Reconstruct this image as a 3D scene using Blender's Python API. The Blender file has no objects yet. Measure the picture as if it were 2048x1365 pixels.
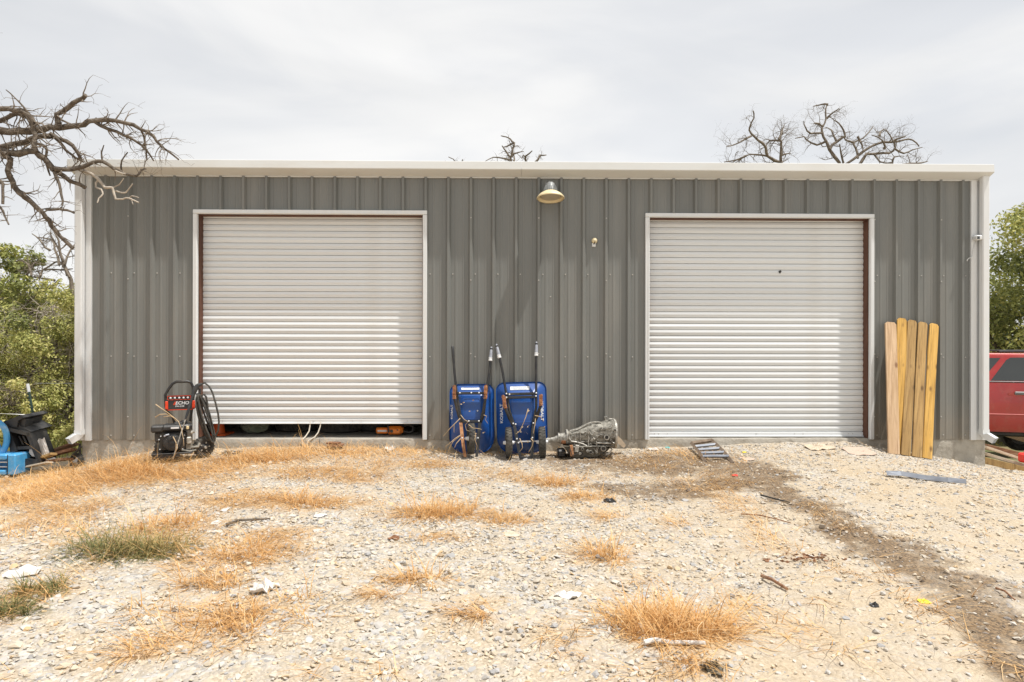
import bpy, bmesh, math, random
import numpy as np
from mathutils import Vector, Matrix, Euler
R = math.radians
C = bpy.context.scene.collection
SC = bpy.context.scene
rng = np.random.default_rng(7)
random.seed(7)

# ------------------------------------------------------------------ camera
CAM = Vector((0.0, -9.24, 1.32))
PSI, ROLL, F = 0.95, 0.10, 1365.0
cd = bpy.data.cameras.new('camera'); cam = bpy.data.objects.new('camera', cd); C.objects.link(cam)
CM = Matrix.Translation(CAM) @ Matrix.Rotation(R(-PSI), 4, 'Z') @ Matrix.Rotation(R(90), 4, 'X') @ Matrix.Rotation(R(ROLL), 4, 'Z')
cam.matrix_world = CM
cd.sensor_width = 36; cd.lens = 36 * F / 2048; cd.clip_end = 2000; cd.clip_start = .05
SC.camera = cam
# ------------------------------------------------------------------ sky and sun
SUN = Vector((2.1, -1.0, 6.05)).normalized()
w = bpy.data.worlds.new('World'); SC.world = w; w.use_nodes = True
nt = w.node_tree; nt.nodes.clear()
N = nt.nodes.new; L = nt.links.new
out = N('ShaderNodeOutputWorld'); bg = N('ShaderNodeBackground'); L(bg.outputs[0], out.inputs[0])
bg.inputs[1].default_value = 0.1
sky = N('ShaderNodeTexSky'); sky.sky_type = 'NISHITA'; sky.sun_disc = False
sky.sun_elevation = math.asin(SUN.z); sky.sun_rotation = math.atan2(SUN.x, SUN.y)
tc = N('ShaderNodeTexCoord')
mp = N('ShaderNodeMapping'); mp.inputs['Rotation'].default_value = (0, R(35), R(10)); mp.inputs['Scale'].default_value = (1.0, 1.0, 3.2)
L(tc.outputs['Generated'], mp.inputs[0])
n1 = N('ShaderNodeTexNoise'); n1.inputs['Scale'].default_value = 2.0; n1.inputs['Detail'].default_value = 7; n1.inputs['Roughness'].default_value = .5; n1.inputs['Distortion'].default_value = .7
L(mp.outputs[0], n1.inputs[0])
cr = N('ShaderNodeValToRGB'); cr.color_ramp.interpolation = 'EASE'
cr.color_ramp.elements[0].position = .33; cr.color_ramp.elements[0].color = (.80, .80, .80, 1)
cr.color_ramp.elements[1].position = .60; cr.color_ramp.elements[1].color = (.97, .97, .97, 1)
L(n1.outputs[0], cr.inputs[0])
n2 = N('ShaderNodeTexNoise'); n2.inputs['Scale'].default_value = 1.1; n2.inputs['Detail'].default_value = 4; n2.inputs['Distortion'].default_value = .5
L(mp.outputs[0], n2.inputs[0])
cr2 = N('ShaderNodeValToRGB'); cr2.color_ramp.elements[0].position = .3; cr2.color_ramp.elements[0].color = (6.5, 6.6, 6.75, 1)
cr2.color_ramp.elements[1].position = .68; cr2.color_ramp.elements[1].color = (8.8, 8.75, 8.65, 1)
L(n2.outputs[0], cr2.inputs[0])
mx = N('ShaderNodeMix'); mx.data_type = 'RGBA'
L(cr.outputs[0], mx.inputs[0]); L(sky.outputs[0], mx.inputs[6]); L(cr2.outputs[0], mx.inputs[7]); L(mx.outputs[2], bg.inputs[0])
sd = bpy.data.lights.new('sun', 'SUN'); sun = bpy.data.objects.new('sun', sd); C.objects.link(sun)
sd.energy = 4.3; sd.angle = R(1.2); sd.color = (1, .965, .91)
sun.rotation_euler = (-SUN).to_track_quat('-Z', 'Y').to_euler()
SC.view_settings.view_transform = 'Standard'; SC.view_settings.look = 'None'
SC.view_settings.exposure = .18; SC.view_settings.gamma = 1; SC.view_settings.use_curve_mapping = False
SC.render.engine = 'CYCLES'
SC.cycles.use_denoising = True; SC.cycles.max_bounces = 6; SC.cycles.diffuse_bounces = 3; SC.cycles.transparent_max_bounces = 8

# ------------------------------------------------------------------ helpers
CMn = np.array(CM)
def ray(px, py):
    d = np.array([(px - 1024) / F, -(py - 682.5) / F, -1.0])
    return CMn[:3, :3] @ d
def W(px, py, Y):
    """the point of the vertical plane y = Y seen at a photo pixel"""
    d = ray(px, py); t = (Y - CAM.y) / d[1]
    return Vector((CAM.x + d[0] * t, Y, CAM.z + d[2] * t))
def hash2(ix, iy, seed):
    h = np.sin(ix * 127.1 + iy * 311.7 + seed * 74.7) * 43758.5453
    return h - np.floor(h)
def vnoise(x, y, s, seed=0):
    x = np.asarray(x) * s; y = np.asarray(y) * s
    ix, iy = np.floor(x), np.floor(y); fx, fy = x - ix, y - iy
    fx = fx * fx * (3 - 2 * fx); fy = fy * fy * (3 - 2 * fy)
    a, b = hash2(ix, iy, seed), hash2(ix + 1, iy, seed); c, d = hash2(ix, iy + 1, seed), hash2(ix + 1, iy + 1, seed)
    return (a * (1 - fx) + b * fx) * (1 - fy) + (c * (1 - fx) + d * fx) * fy
def fbm(x, y, s, seed=0):
    return (vnoise(x, y, s, seed) * .5 + vnoise(x, y, s * 2.1, seed + 1) * .3 + vnoise(x, y, s * 4.3, seed + 2) * .2)
XL, XR = -5.69, 6.66          # the two ends of the building front, which stands on the plane y = 0
BX = [-60, -12, -7.0, -5.62, -5.1, -4.6, -3.4, -2.0, -.8, .2, 2.0, 2.45, 3.25, 4.8, 5.3, 5.95, 6.56, 7.7, 10, 60]
BZ = [-.9, -.75, -.50, -.39, -.25, -.165, -.12, -.115, -.14, -.16, -.13, -.125, -.065, -.055, -.16, -.255, -.39, -.52, -.62, -.9]
def gz_smooth(x, y):
    x = np.asarray(x, float); y = np.asarray(y, float)
    base = np.interp(x, BX, BZ)
    front = -.30 - .012 * np.clip(np.abs(x) - 3, 0, 40)
    t = np.clip(-y / 5.5, 0, 1); t = t ** .8
    z = base * (1 - t) + front * t
    back = np.clip(y, 0, 60)
    z = z - .075 * np.clip(back, 0, 6) * (x > 0) - .02 * np.clip(back, 0, 10)
    return z
def gz(x, y):
    x = np.asarray(x, float); y = np.asarray(y, float)
    z = gz_smooth(x, y)
    near = np.clip((30 - np.hypot(x, y)) / 20, 0, 1)
    z = z + near * ((fbm(x, y, .9, 3) - .5) * .07 + (fbm(x, y, 5, 9) - .5) * .022)
    ins = (x > XL + .1) & (x < XR - .1) & (y > .06)
    return np.where(ins, -.8, z)
def gzf(x, y): return float(gz(x, y))
def G(px, py):
    """the ground point seen at a photo pixel"""
    d = ray(px, py); z = -.25
    for _ in range(40):
        t = (z - CAM.z) / d[2]
        if t < 0 or t > 60: t = 60
        x, y = CAM.x + d[0] * t, CAM.y + d[1] * t
        z = .6 * z + .4 * float(gz_smooth(x, min(y, .04)))
    return Vector((x, y, gzf(x, y)))
def Gv(px, py):
    px = np.asarray(px, float); py = np.asarray(py, float)
    d = CMn[:3, :3] @ np.stack([(px - 1024) / F, -(py - 682.5) / F, -np.ones_like(px)])
    z = np.full(px.shape, -.25)
    for _ in range(40):
        t = np.clip((z - CAM.z) / d[2], 0, 60)
        x, y = CAM.x + d[0] * t, CAM.y + d[1] * t
        z = .6 * z + .4 * gz_smooth(x, np.minimum(y, .04))
    return x, y

def link(o, parent=None):
    C.objects.link(o)
    if parent is not None: o.parent = parent
    return o
def tag(o, label=None, cat=None, group=None, kind=None):
    if label: o['label'] = label
    if cat: o['category'] = cat
    if group: o['group'] = group
    if kind: o['kind'] = kind
    return o
def thing(name, label, cat, loc=(0, 0, 0), rot=(0, 0, 0), group=None):
    o = bpy.data.objects.new(name, None); C.objects.link(o); o.empty_display_size = .2
    o.location = loc; o.rotation_euler = rot
    return tag(o, label, cat, group)
def dup(o, parent=None):
    c = o.copy(); C.objects.link(c)
    if parent is not None: c.parent = parent
    for ch in o.children: dup(ch, c)
    return c
def frame_for(d):
    d = d.normalized(); a = Vector((0, 0, 1)) if abs(d.z) < .9 else Vector((1, 0, 0))
    u = d.cross(a).normalized(); return u, d.cross(u).normalized()
class MB:
    def __init__(s): s.v = []; s.f = []
    def add(s, vs, fs):
        b = len(s.v); s.v += [tuple(p) for p in vs]; s.f += [tuple(b + i for i in f) for f in fs]; return s
    def box(s, c, d, m=None, ch=0.0):
        x, y, z = d[0] / 2, d[1] / 2, d[2] / 2
        M = Matrix.Translation(c) @ (m.to_4x4() if m is not None else Matrix.Identity(4))
        if ch <= 0:
            vs = [M @ Vector((a * x, b * y, e * z)) for e in (-1, 1) for b in (-1, 1) for a in (-1, 1)]
            return s.add(vs, [(0, 2, 3, 1), (4, 5, 7, 6), (0, 1, 5, 4), (2, 6, 7, 3), (0, 4, 6, 2), (1, 3, 7, 5)])
        ch = min(ch, x * .9, y * .9, z * .9)
        vs = []; ix = {}
        for e in (-1, 1):
            for b in (-1, 1):
                for a in (-1, 1):
                    for k in range(3):
                        p = [a * (x - ch), b * (y - ch), e * (z - ch)]; p[k] = (a * x, b * y, e * z)[k]
                        ix[(a, b, e, k)] = len(vs); vs.append(M @ Vector(p))
        fs = []
        for k in range(3):
            i, j = [q for q in range(3) if q != k]
            for sg in (-1, 1):
                q = []
                for (p1, p2) in ((-1, -1), (1, -1), (1, 1), (-1, 1)):
                    t = [0, 0, 0]; t[k] = sg; t[i] = p1; t[j] = p2; q.append(ix[(*t, k)])
                fs.append(q)
        for k in range(3):
            i, j = [q for q in range(3) if q != k]
            for p1 in (-1, 1):
                for p2 in (-1, 1):
                    q = []
                    for (sg, ax) in ((-1, i), (1, i), (1, j), (-1, j)):
                        t = [0, 0, 0]; t[k] = sg; t[i] = p1; t[j] = p2; q.append(ix[(*t, ax)])
                    fs.append(q)
        for e in (-1, 1):
            for b in (-1, 1):
                for a in (-1, 1): fs.append([ix[(a, b, e, k)] for k in range(3)])
        return s.add(vs, fs)
    def tube(s, pts, r, n=8, cap=True):
        pts = [Vector(p) for p in pts]; k = len(pts)
        if not isinstance(r, (list, tuple)): r = [r] * k
        vs = []; u = None
        for i, p in enumerate(pts):
            d = (pts[min(i + 1, k - 1)] - pts[max(i - 1, 0)])
            if d.length < 1e-9: d = Vector((0, 0, 1))
            d.normalize()
            if u is None: u, _ = frame_for(d)
            u = (u - d * u.dot(d)); u = u.normalized() if u.length > 1e-6 else frame_for(d)[0]
            vv = d.cross(u)
            for a in range(n):
                t = 2 * math.pi * a / n; vs.append(p + (u * math.cos(t) + vv * math.sin(t)) * r[i])
        fs = [(i * n + a, i * n + (a + 1) % n, (i + 1) * n + (a + 1) % n, (i + 1) * n + a) for i in range(k - 1) for a in range(n)]
        if cap: fs += [tuple(range(n - 1, -1, -1)), tuple((k - 1) * n + a for a in range(n))]
        return s.add(vs, fs)
    def lathe(s, prof, n=20, m=None, cap=True):
        m = m if m is not None else Matrix.Identity(4)
        vs = [m @ Vector((r * math.cos(2 * math.pi * a / n), r * math.sin(2 * math.pi * a / n), z)) for r, z in prof for a in range(n)]
        k = len(prof)
        fs = [(i * n + a, i * n + (a + 1) % n, (i + 1) * n + (a + 1) % n, (i + 1) * n + a) for i in range(k - 1) for a in range(n)]
        if cap: fs += [tuple(range(n - 1, -1, -1)), tuple((k - 1) * n + a for a in range(n))]
        return s.add(vs, fs)
    def prism(s, poly, off, m=None):
        """polygon in the local xy plane, extruded along z by off (z0, z1)"""
        m = m if m is not None else Matrix.Identity(4); n = len(poly)
        vs = [m @ Vector((x, y, off[0])) for x, y in poly] + [m @ Vector((x, y, off[1])) for x, y in poly]
        return s.add(vs, [tuple(range(n - 1, -1, -1)), tuple(range(n, 2 * n))] + [(i, (i + 1) % n, n + (i + 1) % n, n + i) for i in range(n)])
    def loft(s, rings, cap=True):
        n = len(rings[0]); vs = [p for r in rings for p in r]; k = len(rings)
        fs = [(i * n + a, i * n + (a + 1) % n, (i + 1) * n + (a + 1) % n, (i + 1) * n + a) for i in range(k - 1) for a in range(n)]
        if cap: fs += [tuple(range(n - 1, -1, -1)), tuple((k - 1) * n + a for a in range(n))]
        return s.add(vs, fs)
    def build(s, name, m, parent=None, smooth=35, local=False):
        me = bpy.data.meshes.new(name)
        vs = s.v
        if parent is not None and not local:
            o = parent.location.copy(); p_ = parent.parent
            while p_ is not None: o = o + p_.location; p_ = p_.parent
            vs = [(v[0] - o.x, v[1] - o.y, v[2] - o.z) for v in vs]
        me.from_pydata(vs, [], s.f)
        bm = bmesh.new(); bm.from_mesh(me); bmesh.ops.recalc_face_normals(bm, faces=bm.faces); bm.to_mesh(me); bm.free()
        me.materials.append(m)
        if smooth:
            me.shade_smooth(); me.set_sharp_from_angle(angle=R(smooth))
        return link(bpy.data.objects.new(name, me), parent)
def fastmesh(name, V, T, m, attrs=None, parent=None, smooth=False):
    me = bpy.data.meshes.new(name); V = np.asarray(V, np.float32).reshape(-1, 3); T = np.asarray(T, np.int32)
    k = T.shape[1]
    me.vertices.add(len(V)); me.vertices.foreach_set('co', V.ravel())
    me.loops.add(T.size); me.loops.foreach_set('vertex_index', T.ravel())
    me.polygons.add(len(T)); me.polygons.foreach_set('loop_start', np.arange(0, T.size, k, dtype=np.int32))
    me.polygons.foreach_set('loop_total', np.full(len(T), k, np.int32))
    me.update(calc_edges=True); me.validate()
    for nme, a in (attrs or {}).items():
        at = me.attributes.new(nme, 'FLOAT', 'POINT'); at.data.foreach_set('value', np.asarray(a, np.float32))
    me.materials.append(m)
    if smooth: me.shade_smooth()
    else: me.shade_flat()
    return link(bpy.data.objects.new(name, me), parent)

# ------------------------------------------------------------------ materials
def mat(name, c1, c2=None, scale=6, rough=.6, metal=0, bump=0, bscale=None, stretch=(1, 1, 1), dirt=None, dscale=3, damt=.6, detail=6, spec=.5, coat=0, vary=0, knots=None):
    m = bpy.data.materials.new(name); m.use_nodes = True; t = m.node_tree; b = t.nodes['Principled BSDF']
    b.inputs['Roughness'].default_value = rough; b.inputs['Metallic'].default_value = metal
    b.inputs['Specular IOR Level'].default_value = spec; b.inputs['Coat Weight'].default_value = coat
    c1 = (*c1, 1); c2 = (*(c2 or c1[:3]), 1)
    co = t.nodes.new('ShaderNodeTexCoord'); mp = t.nodes.new('ShaderNodeMapping'); mp.inputs['Scale'].default_value = stretch
    t.links.new(co.outputs['Object'], mp.inputs[0])
    n = t.nodes.new('ShaderNodeTexNoise'); n.inputs['Scale'].default_value = scale; n.inputs['Detail'].default_value = detail
    t.links.new(mp.outputs[0], n.inputs[0])
    r = t.nodes.new('ShaderNodeValToRGB'); r.color_ramp.elements[0].position = .32; r.color_ramp.elements[1].position = .68
    r.color_ramp.elements[0].color = c1; r.color_ramp.elements[1].color = c2
    t.links.new(n.outputs[0], r.inputs[0]); col = r.outputs[0]
    if dirt:
        n2 = t.nodes.new('ShaderNodeTexNoise'); n2.inputs['Scale'].default_value = dscale; n2.inputs['Detail'].default_value = 8; n2.inputs['Roughness'].default_value = .65
        t.links.new(mp.outputs[0], n2.inputs[0])
        r2 = t.nodes.new('ShaderNodeValToRGB'); r2.color_ramp.elements[0].position = .5; r2.color_ramp.elements[1].position = .68
        r2.color_ramp.elements[0].color = (0, 0, 0, 1); r2.color_ramp.elements[1].color = (damt, damt, damt, 1)
        t.links.new(n2.outputs[0], r2.inputs[0])
        x = t.nodes.new('ShaderNodeMix'); x.data_type = 'RGBA'; t.links.new(r2.outputs[0], x.inputs[0]); t.links.new(col, x.inputs[6]); x.inputs[7].default_value = (*dirt, 1); col = x.outputs[2]
    if knots:
        v = t.nodes.new('ShaderNodeTexVoronoi'); v.inputs['Scale'].default_value = 1.5; v.inputs['Randomness'].default_value = 1
        m3 = t.nodes.new('ShaderNodeMapping'); m3.inputs['Scale'].default_value = (4, 4, 2.2); oi = t.nodes.new('ShaderNodeObjectInfo')
        t.links.new(co.outputs['Object'], m3.inputs[0]); t.links.new(oi.outputs['Location'], m3.inputs[1]); t.links.new(m3.outputs[0], v.inputs[0])
        r3 = t.nodes.new('ShaderNodeValToRGB'); r3.color_ramp.elements[0].position = .07; r3.color_ramp.elements[1].position = .17
        r3.color_ramp.elements[0].color = (.85, .85, .85, 1); r3.color_ramp.elements[1].color = (0, 0, 0, 1); t.links.new(v.outputs['Distance'], r3.inputs[0])
        x = t.nodes.new('ShaderNodeMix'); x.data_type = 'RGBA'; t.links.new(r3.outputs[0], x.inputs[0]); t.links.new(col, x.inputs[6]); x.inputs[7].default_value = (*knots, 1); col = x.outputs[2]
    if vary:
        oi = t.nodes.new('ShaderNodeObjectInfo'); mr = t.nodes.new('ShaderNodeMapRange'); mr.inputs[3].default_value = 1 - vary; mr.inputs[4].default_value = 1 + vary * .5
        t.links.new(oi.outputs['Random'], mr.inputs[0]); hs = t.nodes.new('ShaderNodeHueSaturation'); t.links.new(mr.outputs[0], hs.inputs['Value']); t.links.new(col, hs.inputs['Color']); col = hs.outputs[0]
    t.links.new(col, b.inputs['Base Color'])
    if bump:
        n3 = t.nodes.new('ShaderNodeTexNoise'); n3.inputs['Scale'].default_value = bscale or scale * 4; n3.inputs['Detail'].default_value = 8
        t.links.new(mp.outputs[0], n3.inputs[0])
        bp = t.nodes.new('ShaderNodeBump'); bp.inputs['Strength'].default_value = bump; bp.inputs['Distance'].default_value = .02
        t.links.new(n3.outputs[0], bp.inputs['Height']); t.links.new(bp.outputs[0], b.inputs['Normal'])
    return m
def attr_mat(name, stops, rough=.8, extra=None, transl=0, attr='tone'):
    m = bpy.data.materials.new(name); m.use_nodes = True; t = m.node_tree; b = t.nodes['Principled BSDF']; b.inputs['Roughness'].default_value = rough
    b.inputs['Specular IOR Level'].default_value = .25
    a = t.nodes.new('ShaderNodeAttribute'); a.attribute_name = attr
    r = t.nodes.new('ShaderNodeValToRGB'); e = r.color_ramp.elements
    while len(e) < len(stops): e.new(.5)
    for q, (p, c) in zip(e, stops): q.position = p; q.color = (*c, 1)
    t.links.new(a.outputs['Fac'], r.inputs[0]); col = r.outputs[0]
    if extra:
        a2 = t.nodes.new('ShaderNodeAttribute'); a2.attribute_name = 'soil'
        x = t.nodes.new('ShaderNodeMix'); x.data_type = 'RGBA'; t.links.new(a2.outputs['Fac'], x.inputs[0]); t.links.new(col, x.inputs[6]); x.inputs[7].default_value = (*extra, 1); col = x.outputs[2]
    t.links.new(col, b.inputs['Base Color'])
    if transl:
        tr = t.nodes.new('ShaderNodeBsdfTranslucent'); t.links.new(col, tr.inputs[0]); ms = t.nodes.new('ShaderNodeMixShader'); ms.inputs[0].default_value = transl
        o = t.nodes['Material Output']; t.links.new(b.outputs[0], ms.inputs[1]); t.links.new(tr.outputs[0], ms.inputs[2]); t.links.new(ms.outputs[0], o.inputs[0])
    return m
M = {}
M['panel'] = mat('grey_panel_paint', (.167, .172, .163), (.192, .197, .186), 3, .40, 0, .06, 2.2, (1, 1, .15), (.255, .245, .22), 2.2, .45, vary=.07)
_t = M['panel'].node_tree; _b = _t.nodes['Principled BSDF']; _c = _b.inputs['Base Color'].links[0].from_socket   # dust thrown up along the foot of the sheets
_co = _t.nodes.new('ShaderNodeTexCoord'); _sx = _t.nodes.new('ShaderNodeSeparateXYZ'); _t.links.new(_co.outputs['Object'], _sx.inputs[0])
_mr = _t.nodes.new('ShaderNodeMapRange'); _mr.inputs[1].default_value = .55; _mr.inputs[2].default_value = 0; _mr.inputs[3].default_value = 0; _mr.inputs[4].default_value = .8; _t.links.new(_sx.outputs[2], _mr.inputs[0])
_n = _t.nodes.new('ShaderNodeTexNoise'); _n.inputs['Scale'].default_value = 7; _n.inputs['Detail'].default_value = 9; _t.links.new(_co.outputs['Object'], _n.inputs[0])
_m = _t.nodes.new('ShaderNodeMath'); _m.operation = 'MULTIPLY'; _t.links.new(_mr.outputs[0], _m.inputs[0]); _t.links.new(_n.outputs[0], _m.inputs[1])
_x = _t.nodes.new('ShaderNodeMix'); _x.data_type = 'RGBA'; _t.links.new(_m.outputs[0], _x.inputs[0]); _t.links.new(_c, _x.inputs[6]); _x.inputs[7].default_value = (.33, .27, .20, 1); _t.links.new(_x.outputs[2], _b.inputs['Base Color'])
M['trim'] = mat('white_trim_paint', (.68, .70, .705), (.75, .765, .77), 4, .4, 0, 0, None, (1, 1, .3), (.53, .50, .45), 4, .25)
M['gutter'] = mat('gutter_paint', (.63, .64, .625), (.68, .685, .67), 2, .45, 0, .03, 2, (.3, 1, 1), (.52, .48, .41), 3, .3)
M['door'] = mat('door_paint', (.70, .725, .735), (.76, .785, .795), 2, .5, 0, .12, 1.6, (.4, 1, 1), (.58, .545, .48), 2.5, .4, vary=.06)
M['jamb'] = mat('red_oxide_steel', (.085, .035, .02), (.14, .06, .035), 8, .7, 0, .05, 20, (1, 1, .3))
M['concrete'] = mat('slab_concrete', (.36, .33, .28), (.47, .44, .38), 5, .9, 0, .5, 25, (1, 1, 1), (.22, .19, .15), 3, .7)
M['steel'] = mat('galvanised_steel', (.5, .5, .5), (.62, .62, .62), 20, .35, .8)
M['screw'] = mat('painted_screw', (.42, .41, .38), (.5, .49, .45), 20, .4)
M['black'] = mat('black_paint', (.013, .013, .014), (.025, .025, .026), 10, .38, 0, .03, 30, (1, 1, 1), (.10, .085, .065), 9, .45)
M['black_plastic'] = mat('black_plastic', (.016, .016, .017), (.035, .035, .036), 8, .45, 0, .05, 40, (1, 1, 1), (.09, .08, .065), 6, .5)
M['rubber'] = mat('rubber', (.035, .034, .031), (.065, .062, .055), 14, .85, 0, .2, 60, (1, 1, 1), (.16, .14, .11), 8, .6)
M['rust'] = mat('rusty_steel', (.20, .075, .03), (.38, .17, .075), 22, .85, 0, .25, 60, (1, 1, 1), (.06, .035, .025), 12, .7)
M['rust_light'] = mat('light_rust', (.42, .19, .08), (.55, .30, .16), 25, .85, 0, .25, 60, (1, 1, 1), (.14, .06, .03), 14, .7)
M['blue'] = mat('blue_tray_paint', (.008, .058, .25), (.013, .088, .34), 4, .33, 0, .04, 6, (1, 1, 1), (.05, .075, .13), 5, .5, coat=.2)
M['sticker'] = mat('white_sticker', (.68, .70, .72), (.76, .77, .78), 8, .5)
M['print'] = mat('grey_print', (.16, .17, .19), None, 8, .6)
M['white_print'] = mat('white_print', (.74, .76, .78), None, 8, .5)
M['grip'] = mat('grey_grip', (.30, .32, .37), (.40, .42, .47), 30, .5)
M['red_print'] = mat('orange_print', (.75, .06, .015), None, 8, .5)
M['alu'] = mat('cast_aluminium', (.15, .14, .115), (.40, .38, .33), 26, .6, .25, .4, 60, (1, 1, 1), (.03, .025, .02), 12, .95)
M['alu_light'] = mat('clean_aluminium', (.26, .245, .21), (.56, .54, .49), 30, .5, .3, .2, 60, (1, 1, 1), (.10, .085, .065), 14, .8)
M['oily'] = mat('oily_pan', (.05, .043, .034), (.13, .115, .085), 14, .5, .2, .3, 40, (1, 1, 1), (.22, .19, .13), 10, .5)
M['wood_new'] = mat('fresh_pine', (.46, .30, .165), (.68, .49, .31), 5, .75, 0, .15, 30, (6, 3, .35), (.30, .17, .09), 6, .8, knots=(.20, .10, .05))
M['wood_yellow'] = mat('yellow_treated_wood', (.52, .29, .055), (.70, .43, .12), 5, .75, 0, .2, 30, (6, 3, .35), (.27, .15, .05), 8, .75, knots=(.16, .08, .03))
M['wood_brown'] = mat('weathered_treated_wood', (.34, .205, .075), (.50, .325, .13), 5, .8, 0, .25, 30, (6, 3, .4), (.16, .095, .04), 7, .8, vary=.15, knots=(.10, .055, .025))
M['orange'] = mat('orange_plastic', (.72, .10, .015), (.85, .16, .03), 12, .5, 0, .03, 30, (1, 1, 1), (.35, .09, .03), 8, .4)
M['saw_orange'] = mat('orange_saw_plastic', (.80, .20, .02), (.9, .27, .04), 12, .45, 0, 0, 30, (1, 1, 1), (.2, .07, .02), 10, .6)
M['cream'] = mat('yellowed_plastic', (.66, .54, .31), (.76, .66, .44), 8, .5)
M['lens'] = mat('lamp_lens', (.40, .345, .25), (.47, .41, .31), 12, .35)
M['fin'] = mat('lamp_fins', (.26, .27, .27), (.36, .37, .36), 12, .45, .3)
M['cloth'] = mat('crumpled_white', (.58, .56, .53), (.74, .72, .70), 12, .8, 0, .6, 25, (1, 1, 1), (.42, .36, .28), 9, .7)
M['toyblue'] = mat('blue_toy_plastic', (.05, .29, .60), (.09, .39, .70), 10, .45, 0, .1, 40, (1, 1, 1), (.42, .50, .55), 9, .5)
M['rope'] = mat('cream_rope', (.58, .53, .44), (.68, .63, .54), 60, .9)
M['bark'] = mat('dead_bark', (.065, .05, .038), (.155, .125, .095), 16, .95, 0, .9, 30, (1, 1, 1), (.27, .235, .19), 18, .7)
M['red_trim'] = mat('red_side_moulding', (.40, .06, .05), (.46, .08, .07), 6, .55)
M['ladder'] = mat('brown_steel', (.12, .085, .06), (.24, .18, .13), 18, .85, 0, .2, 50)
M['twig'] = mat('bare_twig', (.12, .095, .072), (.24, .20, .155), 10, .9)
M['pale_twig'] = mat('pale_bare_wood', (.34, .29, .235), (.52, .46, .385), 14, .9)
M['dry_vine'] = mat('dry_vine', (.42, .30, .17), (.58, .45, .29), 14, .9)
M['redpaint'] = mat('red_car_paint', (.34, .016, .014), (.40, .022, .018), 3, .22, .1, 0, None, (1, 1, 1), (.36, .13, .09), 4, .3, coat=.8)
M['glass'] = mat('dark_window_glass', (.02, .023, .022), (.026, .03, .028), 3, .04, 0, spec=1)
M['chrome'] = mat('grey_handle', (.13, .13, .13), (.2, .2, .2), 10, .5, 0)
M['dark'] = mat('interior_dark', (.10, .095, .085), (.14, .13, .12), 3, .9)
M['roof'] = mat('galvalume_roof', (.5, .5, .48), (.56, .56, .54), 3, .4, .3)
M['olive'] = mat('olive_cloth', (.13, .15, .10), (.24, .26, .19), 10, .9, 0, .4, 20)
M['oldwood'] = mat('rust_brown_wood', (.17, .075, .035), (.30, .15, .08), 7, .9, 0, .3, 30, (.5, 5, 5), (.42, .30, .20), 6, .6)
M['palewood'] = mat('pale_scrap_board', (.50, .40, .29), (.62, .53, .41), 6, .85, 0, .2, 30, (.5, 5, 5))
M['post'] = mat('green_post', (.02, .05, .04), (.035, .07, .055), 10, .6)
M['grey_sheet'] = mat('bent_sheet_metal', (.20, .22, .26), (.30, .32, .36), 8, .55, .2)
# ------------------------------------------------------------------ ground
def px_poly(pts): return [tuple(G(*p)[:2]) for p in pts]
def seg_dist(x, y, P):
    d = np.full(x.shape, 1e9); s = np.zeros(x.shape)
    for i in range(len(P) - 1):
        (ax, ay, aw), (bx, by, bw) = P[i], P[i + 1]
        L2 = (bx - ax) ** 2 + (by - ay) ** 2 + 1e-9
        t = np.clip(((x - ax) * (bx - ax) + (y - ay) * (by - ay)) / L2, 0, 1)
        q = np.hypot(x - ax - t * (bx - ax), y - ay - t * (by - ay)) / (aw + (bw - aw) * t)
        d = np.minimum(d, q)
    return d
def track(pts):  # (px, py, half width in metres)
    return [(*G(a, b)[:2], c) for a, b, c in pts]
T_SOIL = [track([(1120, 918, .25), (1250, 930, .55), (1380, 925, .6), (1470, 935, .5), (1560, 955, .2)]),
          track([(1180, 975, .12), (1330, 985, .3), (1440, 965, .3), (1530, 950, .2)]),
          track([(1510, 950, .18), (1600, 1010, .2), (1700, 1062, .22), (1800, 1110, .23), (1900, 1165, .24), (2010, 1240, .26), (2120, 1330, .3)]),
          track([(1900, 1220, .1), (1990, 1275, .18), (2090, 1350, .2)])]
T_SOIL2 = [track([(850, 912, .12), (1000, 912, .2), (1110, 925, .3), (1200, 940, .3)]), track([(1040, 925, .2), (1130, 935, .22)])]
T_RED = [track([(-20, 965, .5), (60, 945, .4), (180, 935, .3)])]
T_SAND = [track([(1420, 990, .35), (1560, 1060, .5), (1700, 1180, .5), (1800, 1320, .5)]), track([(1640, 1330, .4), (1500, 1230, .3)]),
          track([(1700, 930, .3), (1850, 990, .4), (2048, 1070, .45)]), track([(1760, 1000, .3), (2048, 1130, .35)])]
GR = [(60, 962, 110, 22), (180, 955, 150, 22), (300, 925, 130, 28), (250, 960, 200, 18), (420, 935, 120, 25), (530, 912, 110, 22), (700, 900, 150, 18), (820, 905, 60, 12), (610, 1003, 150, 20),
      (480, 1000, 120, 20), (860, 1022, 110, 20), (980, 1035, 110, 15), (1105, 966, 75, 13), (1160, 994, 48, 11), (1195, 1108, 55, 22), (1215, 1032, 40, 8), (820, 1155, 60, 15),
      (500, 1105, 140, 30), (430, 1165, 70, 20), (450, 1230, 140, 40), (290, 1300, 80, 20), (80, 1190, 80, 40), (150, 1020, 110, 22), (330, 1065, 110, 40), (1350, 1245, 130, 55),
      (1380, 1320, 60, 18), (700, 955, 90, 14), (860, 930, 120, 12), (30, 1000, 50, 20), (560, 1070, 90, 20), (880, 1075, 80, 10), (960, 1235, 40, 10), (620, 945, 160, 15), (100, 990, 120, 16), (760, 1195, 50, 10)]
GRW = []
for (a, b, rx, ry) in GR:
    c = G(a, b); e1 = G(a + rx, b); t = G(a, b - ry); u = G(a, b + ry)
    GRW.append((c.x, c.y, (e1 - c).length, max((t - u).length / 2, .05)))
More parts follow.
